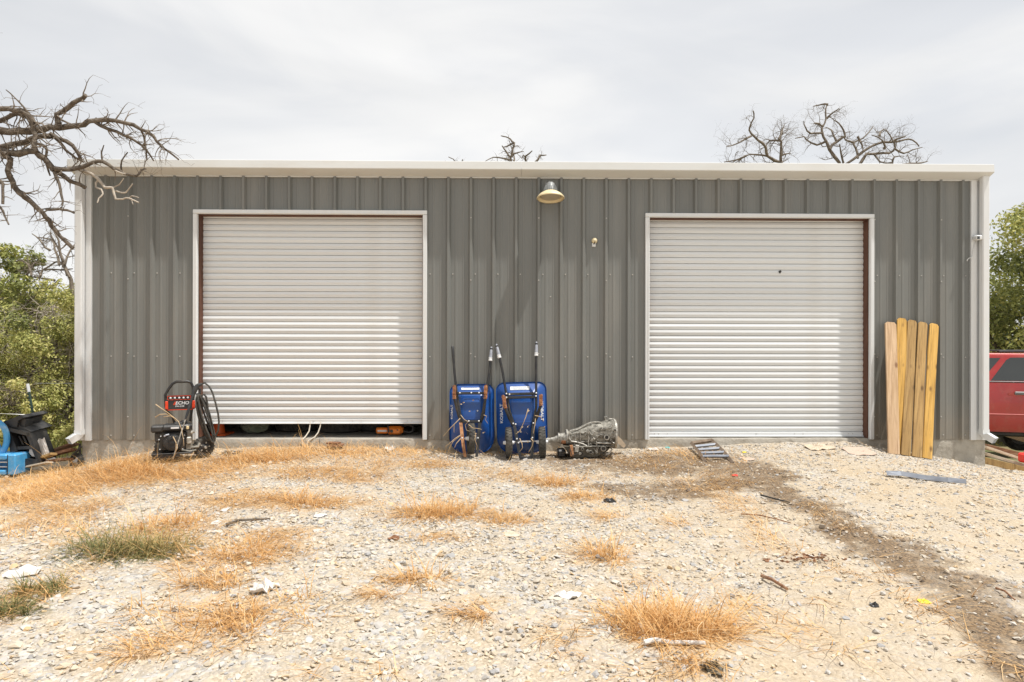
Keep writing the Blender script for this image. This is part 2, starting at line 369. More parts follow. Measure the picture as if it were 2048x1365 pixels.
def blobs(x, y, lst):
    d = np.zeros(x.shape)
    for (cx, cy, a, b) in lst: d = np.maximum(d, 1 - np.sqrt(((x - cx) / a) ** 2 + ((y - cy) / b) ** 2))
    return np.clip(d, 0, 1)
def masks(x, y):
    wx = x + (fbm(x, y, 2.5, 20) - .5) * .45 + (fbm(x, y, 9, 24) - .5) * .28; wy = y + (fbm(x, y, 2.5, 30) - .5) * .5 + (fbm(x, y, 9, 34) - .5) * .28
    s = np.zeros(x.shape)
    for P in T_SOIL: s = np.maximum(s, np.clip(1.5 - seg_dist(wx, wy, P), 0, 1) * .95)
    for P in T_SOIL2: s = np.maximum(s, np.clip(1.5 - seg_dist(wx, wy, P), 0, 1) * .6)
    for P in T_RED: s = np.maximum(s, np.clip(1.4 - seg_dist(wx, wy, P), 0, 1) * .45)
    s = np.clip((s * 1.25 + (fbm(x, y, 3.2, 44) - .5) * 1.1 * (s > .02) + (fbm(x, y, 11, 47) - .5) * 1.3 * (s > .02)) - .18, 0, 1) * .92
    a = np.zeros(x.shape)
    for P in T_SAND: a = np.maximum(a, np.clip(1.6 - seg_dist(wx, wy, P), 0, 1))
    side = np.clip((x - .2) / 2.0, 0, 1) * np.clip((-y) / 1.0, 0, 1)
    a = np.clip(np.maximum(a * .9, side * .45) + (fbm(x, y, 1.6, 51) - .5) * .7, 0, 1)
    g = np.clip(blobs(wx, wy, GRW) * 2.2, 0, 1) * (.45 + .8 * fbm(x, y, 5, 60))
    g = np.maximum(g, np.clip(fbm(x, y, 1.3, 71) - .42, 0, 1) * 2.8 * np.clip((3 - x) / 5, 0, 1))
    return s, a, np.clip(g, 0, 1)
def axis(a, b, st, far):
    c = np.arange(a, b + st, st); g = []; d = st; p = b
    while p < far: d *= 1.28; p += d; g.append(p)
    h = []; d = st; p = a
    while p > -far: d *= 1.28; p -= d; h.append(p)
    return np.concatenate([h[::-1], c, g])
xs = axis(-7.6, 7.8, .038, 500); ys = axis(-7.2, .3, .038, 500)
X, Y = np.meshgrid(xs, ys); Z = gz(X, Y)
fine = (np.abs(X) < 9) & (Y < .3) & (Y > -8.5)
Z = Z + np.where(fine, (vnoise(X, Y, 22, 80) - .5) * .018 + (vnoise(X, Y, 45, 81) - .5) * .008, 0)
nx, ny = len(xs), len(ys); idx = np.arange(nx * ny).reshape(ny, nx)
Q = np.stack([idx[:-1, :-1], idx[:-1, 1:], idx[1:, 1:], idx[1:, :-1]], -1).reshape(-1, 4)
ms, ma, mg = masks(X.ravel(), Y.ravel())
gm = bpy.data.materials.new('gravel_ground'); gm.use_nodes = True; t = gm.node_tree; b = t.nodes['Principled BSDF']; b.inputs['Roughness'].default_value = .95; b.inputs['Specular IOR Level'].default_value = .15
def NN(k, **kw):
    n = t.nodes.new(k)
    for a, v in kw.items(): n.inputs[a].default_value = v
    return n
co = t.nodes.new('ShaderNodeTexCoord')
def ramp(src, stops):
    r = t.nodes.new('ShaderNodeValToRGB'); e = r.color_ramp.elements
    while len(e) < len(stops): e.new(.5)
    for q, (p, c) in zip(e, stops): q.position = p; q.color = (*c, 1)
    t.links.new(src, r.inputs[0]); return r.outputs[0]
def mixc(f, a, c):
    x = t.nodes.new('ShaderNodeMix'); x.data_type = 'RGBA'
    for i, v in ((0, f), (6, a), (7, c)):
        if isinstance(v, tuple): x.inputs[i].default_value = (*v, 1)
        elif isinstance(v, float): x.inputs[i].default_value = v
        else: t.links.new(v, x.inputs[i])
    return x.outputs[2]
def attr(n_):
    a = t.nodes.new('ShaderNodeAttribute'); a.attribute_name = n_; return a.outputs['Fac']
dis = NN('ShaderNodeTexNoise', Scale=14.0, Detail=3.0); t.links.new(co.outputs['Object'], dis.inputs[0])
wob = t.nodes.new('ShaderNodeVectorMath'); wob.operation = 'MULTIPLY_ADD'; wob.inputs[1].default_value = (.05, .05, .05)
t.links.new(dis.outputs['Color'], wob.inputs[0]); t.links.new(co.outputs['Object'], wob.inputs[2])
v1 = NN('ShaderNodeTexVoronoi', Scale=34.0); t.links.new(wob.outputs[0], v1.inputs[0])
v2 = NN('ShaderNodeTexVoronoi', Scale=80.0); t.links.new(wob.outputs[0], v2.inputs[0])
sep = t.nodes.new('ShaderNodeSeparateColor'); t.links.new(v1.outputs['Color'], sep.inputs[0])
peb = ramp(sep.outputs[0], [(0, (.30, .29, .28)), (.25, (.40, .36, .30)), (.5, (.50, .44, .35)), (.75, (.44, .43, .42)), (1, (.60, .55, .47))])
sep2 = t.nodes.new('ShaderNodeSeparateColor'); t.links.new(v2.outputs['Color'], sep2.inputs[0])
peb2 = ramp(sep2.outputs[1], [(0, (.32, .27, .20)), (.5, (.46, .38, .28)), (1, (.58, .50, .39))])
nb = NN('ShaderNodeTexNoise', Scale=3.0, Detail=8.0); t.links.new(co.outputs['Object'], nb.inputs[0])
pm = ramp(nb.outputs[0], [(.4, (0, 0, 0)), (.6, (1, 1, 1))])
base = mixc(pm, peb, peb2)
ns = NN('ShaderNodeTexNoise', Scale=60.0, Detail=8.0); t.links.new(co.outputs['Object'], ns.inputs[0])
sand = ramp(ns.outputs[0], [(.3, (.40, .315, .21)), (.7, (.54, .45, .33))])
base = mixc(mixc(.65, (0, 0, 0), attr('sand')), base, sand)
straw = ramp(ns.outputs[0], [(.3, (.38, .23, .10)), (.7, (.56, .39, .20))])
ml = t.nodes.new('ShaderNodeMath'); ml.operation = 'MULTIPLY'; ml.inputs[1].default_value = .72; t.links.new(attr('straw'), ml.inputs[0])
base = mixc(ml.outputs[0], base, straw)
sepd = t.nodes.new('ShaderNodeSeparateColor'); t.links.new(v2.outputs['Color'], sepd.inputs[0])
soil = mixc(ramp(sepd.outputs[2], [(.26, (0, 0, 0)), (.52, (1, 1, 1))]), ramp(ns.outputs[0], [(.3, (.06, .042, .03)), (.7, (.15, .11, .075))]), ramp(ns.outputs[0], [(.3, (.15, .095, .052)), (.7, (.30, .21, .125))]))
base = mixc(attr('soil'), base, soil)
far = attr('green')
nf = NN('ShaderNodeTexNoise', Scale=1.5, Detail=8.0); t.links.new(co.outputs['Object'], nf.inputs[0])
grn = ramp(nf.outputs[0], [(.35, (.10, .115, .035)), (.65, (.22, .17, .08))])
base = mixc(far, base, grn)
t.links.new(base, b.inputs['Base Color'])
ad = t.nodes.new('ShaderNodeMath'); ad.operation = 'ADD'; t.links.new(v1.outputs['Distance'], ad.inputs[0]); t.links.new(ns.outputs[0], ad.inputs[1])
bp = NN('ShaderNodeBump', Strength=.55, Distance=.02); bp.invert = True; t.links.new(ad.outputs[0], bp.inputs['Height']); t.links.new(bp.outputs[0], b.inputs['Normal'])
green = np.clip((Y.ravel() - 1.0) / 3, 0, 1) * .9
V = np.stack([X, Y, Z], -1).reshape(-1, 3)
ground = fastmesh('ground', V, Q, gm, {'soil': ms, 'sand': ma, 'straw': mg, 'green': green}, smooth=True)
tag(ground, 'pale gravel yard with dry grass and a dark tyre track', None, None, 'structure')

# ------------------------------------------------------------------ gravel stones
phi = (1 + 5 ** .5) / 2
IV = np.array([(-1, phi, 0), (1, phi, 0), (-1, -phi, 0), (1, -phi, 0), (0, -1, phi), (0, 1, phi), (0, -1, -phi), (0, 1, -phi), (phi, 0, -1), (phi, 0, 1), (-phi, 0, -1), (-phi, 0, 1)]) / 1.9
IT = np.array([(0, 11, 5), (0, 5, 1), (0, 1, 7), (0, 7, 10), (0, 10, 11), (1, 5, 9), (5, 11, 4), (11, 10, 2), (10, 7, 6), (7, 1, 8), (3, 9, 4), (3, 4, 2), (3, 2, 6), (3, 6, 8), (3, 8, 9), (4, 9, 5), (2, 4, 11), (6, 2, 10), (8, 6, 7), (9, 8, 1)])
def stones(n, smin, smax, area, seed):
    r = np.random.default_rng(seed)
    x = r.uniform(area[0], area[1], n); y = area[2] + (area[3] - area[2]) * r.uniform(0, 1, n) ** .85
    dep = y + 9.24
    s, a, g = masks(x, y)
    keep = (np.abs(x) < dep * .80 + 2.3) & (r.uniform(0, 1, n) < (1 - .78 * a) * (1 - .55 * g) * (1 - .68 * s) * (.5 + .8 * fbm(x, y, 1.8, 90)))
    keep &= y < -.03
    x, y, s = x[keep], y[keep], s[keep]; n = len(x)
    sz = smin * (smax / smin) ** (r.uniform(0, 1, n) ** 2.2)
    z = gz(x, y)
    var = np.array([IV * r.uniform(.58, 1.3, (12, 1)) + r.normal(0, .12, (12, 3)) for _ in range(40)])
    P = var[r.integers(0, 40, n)] * (sz[:, None] * np.stack([r.uniform(.8, 1.35, n), r.uniform(.7, 1.1, n), r.uniform(.38, .75, n)], -1))[:, None, :]
    th = r.uniform(0, 6.28, n); ti = r.normal(0, .3, n)
    c, q = np.cos(ti)[:, None], np.sin(ti)[:, None]; Px, Pz = P[..., 0] * c + P[..., 2] * q, -P[..., 0] * q + P[..., 2] * c
    c, q = np.cos(th)[:, None], np.sin(th)[:, None]; Qx, Qy = Px * c - P[..., 1] * q, Px * q + P[..., 1] * c
    V = np.stack([Qx + x[:, None], Qy + y[:, None], Pz + (z + sz * .18)[:, None]], -1)
    T = (IT[None] + 12 * np.arange(n)[:, None, None])
    return V.reshape(-1, 3), T.reshape(-1, 3), np.repeat(r.uniform(0, 1, n), 12), np.repeat(s * (r.uniform(0, 1, n) < .6) * r.uniform(.4, 1, n), 12)
st = [stones(78000, .0055, .024, (-8, 8, -6.7, -3.2), 1), stones(112000, .005, .020, (-10, 10, -3.8, -.05), 2), stones(2600, .016, .038, (-7.5, 7.5, -6.6, -.15), 3)]
off = 0; VV = []; TT = []; A1 = []; A2 = []
for (v, q, a, s_) in st: VV.append(v); TT.append(q + off); A1.append(a); A2.append(s_); off += len(v)
sm = attr_mat('limestone_chips', [(0, (.33, .32, .31)), (.14, (.42, .41, .40)), (.34, (.48, .41, .31)), (.55, (.55, .47, .36)), (.75, (.49, .47, .44)), (.9, (.61, .54, .44)), (1, (.54, .38, .21))], .9, (.17, .12, .08))
g = fastmesh('gravel', np.concatenate(VV), np.concatenate(TT), sm, {'tone': np.concatenate(A1), 'soil': np.concatenate(A2)})
tag(g, 'loose pale limestone gravel scattered over the yard', None, None, 'stuff')

# ------------------------------------------------------------------ grass
def blades(bx, by, bz, az, lean, length, width, droop, r):
    n = len(bx); dx, dy = np.cos(az), np.sin(az); sx, sy = -dy, dx
    V = np.zeros((n, 5, 3)); l1 = length * .55
    h1 = l1 * np.cos(lean); o1 = l1 * np.sin(lean)
    ln2 = np.clip(lean + droop, 0, 2.0); h2 = h1 + length * .45 * np.cos(ln2); o2 = o1 + length * .45 * np.sin(ln2)
    tw = r.normal(0, .25, n)
    for k, (h, o, ww) in enumerate(((0 * h1, 0 * o1, width), (h1, o1, width * .8), (h2, o2, 0 * width))):
        px = bx + dx * o + sx * o * tw * (k == 2); py = by + dy * o + sy * o * tw * (k == 2); pz = bz + h
        if k < 2:
            V[:, 2 * k] = np.stack([px - sx * ww / 2, py - sy * ww / 2, pz], -1); V[:, 2 * k + 1] = np.stack([px + sx * ww / 2, py + sy * ww / 2, pz], -1)
        else: V[:, 4] = np.stack([px, py, np.maximum(pz, bz + .004)], -1)
    T = np.array([(0, 1, 3), (0, 3, 2), (2, 3, 4)])[None] + 5 * np.arange(n)[:, None, None]
    return V.reshape(-1, 3), T.reshape(-1, 3)
STRAW = attr_mat('dry_straw', [(0, (.34, .19, .08)), (.25, (.64, .37, .14)), (.65, (.81, .53, .24)), (1, (.84, .67, .42))], .8, None, .35)
GREENG = attr_mat('green_grass', [(0, (.10, .125, .05)), (.4, (.22, .22, .09)), (.65, (.46, .36, .15)), (1, (.56, .40, .18))], .8, None, .25)
def arch_blades(bx, by, bz, az, lean, length, width, bend, r, gzmin=None):
    """long blades that rise, arch over and trail on the ground"""
    n = len(bx); K = 5; x, y, z = bx.copy(), by.copy(), bz.copy(); a, l = az.copy(), lean.copy(); P = [np.stack([x, y, z], -1)]
    for k in range(K):
        s_ = length / K; x = x + np.cos(a) * np.sin(l) * s_; y = y + np.sin(a) * np.sin(l) * s_; z = z + np.cos(l) * s_
        g0 = gz(x, np.minimum(y, 0)) + .006; z = np.maximum(z, g0); P.append(np.stack([x, y, z], -1))
        l = np.minimum(l + bend / K, 2.3); a = a + r.normal(0, .14, n)
    V = np.zeros((n, 2 * K + 1, 3)); sx, sy = -np.sin(az), np.cos(az)
    for k in range(K):
        w_ = width * (1 - .8 * k / K) / 2; o = np.stack([sx * w_, sy * w_, 0 * w_], -1); V[:, 2 * k] = P[k] - o; V[:, 2 * k + 1] = P[k] + o
    V[:, 2 * K] = P[K]
    t_ = [(2 * k + i, 2 * k + j, 2 * k + m) for k in range(K - 1) for i, j, m in ((0, 1, 3), (0, 3, 2))] + [(2 * K - 2, 2 * K - 1, 2 * K)]
    T = np.array(t_)[None] + (2 * K + 1) * np.arange(n)[:, None, None]
    return V.reshape(-1, 3), T.reshape(-1, 3), 2 * K + 1
def tuft_mesh(name, mt, cx, cy, rx, ry, n, h, seed, upright=.5, parent=None, tone=None, wd=.0068):
    r = np.random.default_rng(seed)
    k = max(3, int(n / 60)); kx = np.clip(r.normal(0, .45, k), -1, 1) * rx; ky = np.clip(r.normal(0, .45, k), -1, 1) * ry
    i = r.integers(0, k, n); bx = cx + kx[i] + r.normal(0, .16, n) * rx; by = cy + ky[i] + r.normal(0, .2, n) * ry; n2 = int(n * .3); bx[:n2] = cx + r.normal(0, .45, n2) * rx; by[:n2] = cy + r.normal(0, .45, n2) * ry
    az = r.uniform(0, 6.28, k)[i] * .5 + np.arctan2(by - cy - ky[i], bx - cx - kx[i]) * .0 + r.uniform(0, 6.28, n) * .8; lean = np.abs(r.normal(0, 1, n)) * (1 - upright) * 1.6 + .15
    ln = h * r.uniform(.45, 1.5, n); ln = ln * np.where(r.uniform(0, 1, n) < .07, 1.7, 1); z = gz(bx, np.minimum(by, .0)) - .005
    az = np.where(r.uniform(0, 1, n) < .7, np.arctan2(by - cy - ky[i], bx - cx - kx[i]) + r.normal(0, .6, n), r.uniform(0, 6.28, n))
    V, T, nv = arch_blades(bx, by, z, az, np.clip(lean, 0, 1.5), ln * 1.35, r.uniform(.6, 1.3, n) * wd, r.uniform(.3, 2.2, n), r)
    tn = np.clip(r.normal(.5, .25, n) if tone is None else tone(r, n, bx, by), 0, 1)
    o = fastmesh(name, V, T, mt, {'tone': np.repeat(tn, nv)})
    return o
# loose litter: one mass nobody could count
r = np.random.default_rng(5); bxs = []; bys = []
for (cx, cy, a, b_) in GRW:
    n = int(np.clip(a * b_ * 1900, 90, 1150)); q = r.normal(0, .45, (n, 2)); bxs.append(cx + q[:, 0] * a); bys.append(cy + q[:, 1] * b_)
n = 36000; ux = r.uniform(-7.5, 3.0, n); uy = r.uniform(-6.6, -.06, n); k_ = fbm(ux, uy, 1.3, 71) + .10 * np.clip((-1 - ux) / 4, -1, 1) > .53; bxs.append(ux[k_]); bys.append(uy[k_])
n = 900; bxs.append(r.uniform(1, 7, n)); bys.append(r.uniform(-6.3, -.2, n))
bx = np.concatenate(bxs); by = np.concatenate(bys); k_ = (by < -.02) & (by > -6.9); bx, by = bx[k_], by[k_]; n = len(bx)
flow = fbm(bx, by, .8, 123) * 9; V_, T_, nv = arch_blades(bx, by, gz(bx, by) + .004, flow + r.normal(0, .9, n), r.uniform(.9, 1.5, n), r.uniform(.06, .34, n), r.uniform(.003, .0066, n), r.uniform(0, .8, n), r)
tag(fastmesh('dry_grass_litter', V_, T_, STRAW, {'tone': np.repeat(np.clip(r.normal(.5, .28, n), 0, 1), nv)}), 'flattened dry straw lying over the gravel', None, None, 'stuff')
TUFTS = [  # px, py, radius m, n, height, label
    (262, 948, .42, .26, 1700, .20, .36, 'tall pale dry grass clump beside the pressure washer'),
    (210, 945, .45, .25, 600, .2, .4, 'low dry grass clump below the left corner of the slab'),
    (535, 920, .42, .22, 1300, .20, .42, 'dry grass clump just below the left roller door'),
    (660, 905, .5, .15, 500, .15, .3, 'low dry grass strip under the middle of the left roller door'),
    (600, 1005, .5, .2, 700, .16, .3, 'dry grass clump with a dark patch on its right, left of the yard centre'),
    (855, 1027, .42, .2, 1200, .2, .3, 'spiky dry grass clump in the middle of the yard below the left wheelbarrow'),
    (1000, 1038, .35, .12, 350, .10, .2, 'flat dry grass patch to the right of the spiky middle clump'),
    (1105, 968, .36, .14, 600, .12, .25, 'round golden dry grass patch below the two wheel barrow'),
    (1162, 995, .24, .12, 400, .10, .25, 'small golden dry grass patch beside the black scrap'),
    (1200, 1112, .26, .2, 420, .15, .3, 'small swept dry grass clump in the open gravel right of centre'),
    (820, 1158, .3, .14, 330, .15, .25, 'star shaped dry grass clump in the bare gravel at the centre'),
    (500, 1110, .5, .22, 800, .12, .25, 'wide flat dry grass patch right of the green tuft'),
    (435, 1170, .28, .14, 420, .13, .35, 'reddish dry grass clump beside the white rag'),
    (450, 1235, .5, .25, 900, .12, .25, 'wide flat dry grass patch nearest to the camera on the left'),
    (1348, 1258, .42, .20, 3200, .15, .26, 'large tangled tan dry grass clump behind the white stick'),
    (70, 960, .5, .25, 600, .16, .4, 'dry grass clump in front of the blue plastic toy'),
    (340, 1050, .4, .2, 500, .18, .4, 'pale dry grass behind the green tuft'),
]
TUFTS[7] = (*TUFTS[7][:7], 'round golden dry grass patch below the two-wheeled wheelbarrow')
for i, (a, b_, rx, ry, n, h, up, lab) in enumerate(TUFTS):
    n = int(n * .42); h *= .95; up -= .18
    c = G(a, b_)
    o = tuft_mesh('grass_clump', STRAW, c.x, c.y, rx, ry, n, h, 100 + i, up); tag(o, lab, 'grass clump', 'dry grass clumps in the yard')
c = G(265, 1105)
o = tuft_mesh('grass_clump', GREENG, c.x, c.y, .42, .2, 1300, .17, 150, .1, tone=lambda r, n, x, y: np.clip(.33 + r.normal(0, .27, n) + .08 + (y - c.y) * 1.2 + (x - c.x) * .45, 0, 1), wd=.0062)
tag(o, 'large green and tan grass tuft on the gravel at the left', 'grass clump', 'green grass tufts')
for px_, py_, lab in ((75, 1188, 'small green weed below the white sheet scrap at the left edge'), (25, 1225, 'sparse green weed near the lower left corner')):
    c = G(px_, py_); o = tuft_mesh('grass_clump', GREENG, c.x, c.y, .16, .1, 350, .09, 151 + px_, .3, tone=lambda r, n, x, y: r.normal(.3, .2, n)); tag(o, lab, 'grass clump', 'green grass tufts')
# ------------------------------------------------------------------ metal building
B = thing('metal_building', 'long grey metal shop building with white trim and two white roller doors', 'building')
H = 3.60
D1 = (W(398, 0, 0).x, W(847, 0, 0).x, 1.32 + (682.5 - 432) / 147.7, 'L')
D2 = (W(1299, 0, 0).x, W(1738, 0, 0).x, 1.32 + (682.5 - 436) / 147.0, 'R')
RIB0, PITCH = -5.28, .3048
def prof_at(xa, xb):
    """the ribbed sheet's outline (x, height) between xa and xb"""
    pts = []
    k0 = int((xa - RIB0) / PITCH) - 2
    for k in range(k0, k0 + int((xb - xa) / PITCH) + 5):
        c = RIB0 + k * PITCH
        pts += [(c - .036, 0), (c - .0145, .044), (c + .0145, .044), (c + .036, 0)]
        for f in (1 / 3, 2 / 3):
            m_ = c + PITCH * f; pts += [(m_ - .020, 0), (m_ - .010, .0045), (m_ + .010, .0045), (m_ + .020, 0)]
    X_ = [p[0] for p in pts]; Y_ = [p[1] for p in pts]
    q = [(xa, float(np.interp(xa, X_, Y_)))] + [p for p in pts if xa + 1e-4 < p[0] < xb - 1e-4] + [(xb, float(np.interp(xb, X_, Y_)))]
    return q
def sheet(mb, xa, xb, z0, z1, dy):
    if xb - xa < .005: return
    q = prof_at(xa, xb); b = len(mb.v)
    for (x, h) in q: mb.v += [(x, dy - h, z0), (x, dy - h, z1), (x, dy - h + .004, z0), (x, dy - h + .004, z1)]
    for i in range(len(q) - 1):
        o = b + 4 * i
        mb.f += [(o, o + 4, o + 5, o + 1), (o + 2, o + 3, o + 7, o + 6), (o, o + 2, o + 6, o + 4), (o + 1, o + 5, o + 7, o + 3)]
PXL, PXR = W(186, 0, 0).x, W(1940, 0, 0).x
edges = [PXL]
k = 1
while RIB0 + k * PITCH + .041 < PXR - .15: edges.append(RIB0 + k * PITCH + .041); k += 3
edges.append(PXR)
for i in range(len(edges) - 1):
    xa, xb = edges[i], edges[i + 1]; mb = MB(); dy = 0 if i % 2 else -.0016
    cuts = sorted({xa, xb} | {x for d in (D1, D2) for x in (d[0] - .02, d[1] + .02) if xa < x < xb})
    for u, v in zip(cuts[:-1], cuts[1:]):
        m_ = (u + v) / 2; top = 0
        z0 = -.012
        for d in (D1, D2):
            if d[0] - .02 < m_ < d[1] + .02: z0 = d[2] + .02
        sheet(mb, u, v, z0, H - .075, dy)
    mb.build('wall_panel', M['panel'], B, smooth=0)
# screws
mb = MB()
def screw(x, z, h=0):
    m_ = Matrix.Translation((x, -h - .002, z)) @ Matrix.Rotation(R(90), 4, 'X')
    mb.lathe([(.010, 0), (.010, .002), (.0058, .003), (.0052, .008)], 6, m_)
for k in range(0, 39):
    c = RIB0 + k * PITCH
    for z in (1.32 + (682.5 - 549) / 147.7, 1.32 + (682.5 - 714) / 147.7, .045):
        x = c + .058
        if any(d[0] - .05 < x < d[1] + .05 and z < d[2] + .05 for d in (D1, D2)): continue
        screw(x, z)
    if k % 3 == 1:
        for z in (2.98, 2.14, 1.15, .30):
            if any(d[0] - .05 < c < d[1] + .05 and z < d[2] + .05 for d in (D1, D2)): continue
            screw(c, z, .044)
screw(W(1101, 594, 0).x, W(1101, 594, 0).z)
tag(mb.build('screw', M['screw'], B), kind='stuff')
# concrete slab with its two form joints
for (xa, xb) in ((XL + .08, W(640, 0, 0).x), (W(640, 0, 0).x + .006, W(1868, 0, 0).x), (W(1868, 0, 0).x + .008, XR - .02)):
    mb = MB(); n = max(2, int((xb - xa) / .12)); rr = np.random.default_rng(int(xb * 10 + 90))
    xs_ = np.linspace(xa, xb, n + 1); f0 = .010
    rings = []
    zz = [-.9, -.34, -.24, -.15, -.07, -.014, 0]
    b_ = len(mb.v)
    for x in xs_:
        for j, z in enumerate(zz): mb.v.append((x, f0 - (0 if j > 4 else rr.uniform(0, .014)) - (.02 if j == 0 else 0) + (.006 if j == 6 else 0), z - (rr.uniform(0, .004) if j == 6 else 0)))
        mb.v.append((x, 9.0, -.006)); mb.v.append((x, 9.0, -.9))
    q = len(zz) + 2
    for i in range(n):
        for j in range(q):
            a0 = b_ + i * q + j; a1 = b_ + i * q + (j + 1) % q; mb.f.append((a0, a0 + q, a1 + q, a1))
    mb.f += [tuple(b_ + j for j in range(q)), tuple(b_ + n * q + j for j in range(q))[::-1]]
    mb.build('concrete_slab', M['concrete'], B, smooth=20)
# gutter in two lengths
gp = [(-.03, H - .07), (-.065, H - .062), (-.193, H - .008), (-.198, H + .0), (-.190, H + .098), (-.180, H + .104), (-.172, H + .098), (-.172, H + .03), (-.02, H + .02), (-.02, H - .06)]
gx = W(1044, 0, -.2).x
for xa, xb in ((W(134, 0, -.2).x, gx - .0015), (gx + .0015, W(1990, 0, -.2).x)):
    mb = MB(); mb.prism([(y, z) for y, z in gp], (xa, xb), Matrix(((0, 0, 1, 0), (1, 0, 0, 0), (0, 1, 0, 0), (0, 0, 0, 1)))); mb.build('gutter', M['gutter'], B, smooth=20)
mb = MB(); mb.box(((PXL + PXR) / 2, -.016, H - .077), (PXR - PXL + .3, .04, .012)); mb.build('eave_trim', M['gutter'], B)
# corner trims: an L of folded sheet with two beads
for (inner, outer, s) in ((PXL, XL, -1), (PXR, XR, 1)):
    mb = MB(); a, e = inner, outer; w_ = abs(e - a)
    pl = [(0, -.034), (.075, -.034), (.082, -.012), (.15, -.012), (.157, -.034), (w_, -.034), (w_, .06), (w_ + .012, .06), (w_ + .012, .075), (0, .075)]
    pl = [(a + s * x, y) for x, y in pl]; mb.prism(pl, (-.02, H - .076)); mb.build('corner_trim', M['trim'], B, smooth=0)
# downspouts
def downspout(xc, s):
    mb = MB()
    mb.box((xc, -.085, (H - .03 + .12) / 2 + 0.0), (.095, .085, H - .03 - .12), ch=.012)
    d = mb.build('downspout', M['trim'], B, smooth=25)
    e = MB(); p0 = Vector((xc, -.085, .135)); p1 = Vector((xc, -.088, .07)); p2 = Vector((xc + s * .07, -.20, -.005))
    def ring(p, dx, dn): return [p + dx * a * .047 + dn * b2 * .042 for a, b2 in ((-1, -1), (1, -1), (1, 1), (-1, 1))]
    X1 = Vector((1, 0, 0)); Y1 = Vector((0, 1, 0))
    ax = (p2 - p1).normalized(); hx = ax.cross(Vector((0, 0, 1))).normalized(); hn = hx.cross(ax)
    if hx.x < 0: hx = -hx; 
    if hn.y < 0: hn = -hn
    e.loft([ring(p0, X1, Y1), ring(p1, X1, Y1), ring(p1 + ax * .04, hx, hn), ring(p2, hx, hn)], cap=False)
    e.loft([[p * .9 + c_ * .1 for p in ring(p2, hx, hn) for c_ in (p2,)], [p * .9 + c_ * .1 for p in ring(p1 + ax * .05, hx, hn) for c_ in (p1 + ax * .05,)]], cap=False)
    e.build('downspout_elbow', M['trim'], d, smooth=25)
downspout(W(161, 0, -.08).x, -1); downspout(W(1969, 0, -.08).x, 1)
st_ = MB()
for z in (2.9,): pass
# frames and roller doors
slat_mesh = {}
def roller(d, gap, xc0, xc1, ztop):
    x0, x1, zt, side = d; T = .058
    for nm, c_, s_ in (('door_trim', (x0 - T / 2, -.022, zt / 2 - .006), (T, .052, zt + .012)), ('door_trim', (x1 + T / 2, -.022, zt / 2 - .006), (T, .052, zt + .012)),
                       ('door_trim', ((x0 + x1) / 2, -.0225, zt + T / 2 + .0005), (x1 - x0 + 2 * T, .053, T - .001))):
        q = MB(); q.box(c_, s_, ch=.006)
        if nm == 'door_trim' and s_[2] > 1: q.box((c_[0] + (.014 if c_[0] < (x0 + x1) / 2 else -.014), -.0485, c_[2]), (.012, .008, s_[2] - .01))
        else: q.box((c_[0], -.0495, c_[2] - .014), (s_[0] - .03, .008, .012))
        q.build('door_trim', M['trim'], B, smooth=0)
    yb = .135
    q = MB(); q.box((x0 + .0055, yb / 2 + .004, zt / 2), (.011, yb - .008, zt)); q.build('door_jamb', M['jamb'], B)
    q = MB(); q.box((x1 - .0055, yb / 2 + .004, zt / 2), (.011, yb - .008, zt)); q.build('door_jamb', M['jamb'], B)
    q = MB(); q.box(((x0 + x1) / 2, yb / 2 + .004, zt - .0055), (x1 - x0 - .023, yb - .008, .011)); q.build('door_header', M['jamb'], B)
    # inner angle frame that the curtain runs behind
    q = MB(); q.box((x0 - .05, yb + .045, zt / 2 + .1), (.14, .05, zt + .2)); q.box((x1 + .05, yb + .045, zt / 2 + .1), (.14, .05, zt + .2)); q.box(((x0 + x1) / 2, yb + .045, zt + .14), (x1 - x0, .05, .3)); q.build('door_angle', M['jamb'], B)
    yc = .12
    back = MB(); back.box(((xc0 + xc1) / 2, yc + .022, (gap + ztop) / 2), (xc1 - xc0, .006, ztop - gap)); 
    door = back.build('roller_door', M['door'], B)
    pitch = .0826; n = int((ztop - gap - .07) / pitch) + 1
    if side not in slat_mesh:
        sl = MB(); hw = (xc1 - xc0) / 2
        pr = [(.013, 0), (.001, .003), (-.0015, .012), (-.002, .025), (-.0055, .033), (-.0072, .040), (-.0072, .044), (-.0055, .051), (-.002, .059), (-.001, .070), (.001, .0765), (.013, .0795), (.016, .0795), (.016, 0)]
        sl.prism(pr, (-hw, hw), Matrix(((0, 0, 1, 0), (1, 0, 0, 0), (0, 1, 0, 0), (0, 0, 0, 1))))
        o0 = sl.build('slat', M['door'], door, smooth=40, local=True); slat_mesh[side] = o0
    for i in range(n):
        o = o0 if i == 0 else link(o0.copy(), door)
        o.location = ((xc0 + xc1) / 2, yc + float(rng.normal(0, .0012)), gap + .07 + i * pitch); o.rotation_euler = (float(rng.normal(0, .02)), 0, 0)
    bb = MB(); bb.box(((xc0 + xc1) / 2, yc + .002, gap + .034), (xc1 - xc0, .03, .06), ch=.004); bb.box(((xc0 + xc1) / 2, yc - .012, gap + .008), (xc1 - xc0, .05, .012), ch=.003); bb.build('bottom_bar', M['door'], door)
    bl = MB()
    for fx in (.03, .05, .09, .5, .505, .68, .72, .93, .95): bl.lathe([(.007, 0), (.006, .006)], 6, Matrix.Translation((xc0 + (xc1 - xc0) * fx, yc - .013, gap + .04)) @ Matrix.Rotation(R(90), 4, 'X'))
    tag(bl.build('bar_bolt', M['steel'], door), kind='stuff')
    return door
gapL = W(600, 848, .115).z
dl = roller(D1, gapL, D1[0] + .012, D1[1] - .012, D1[2] + .1)
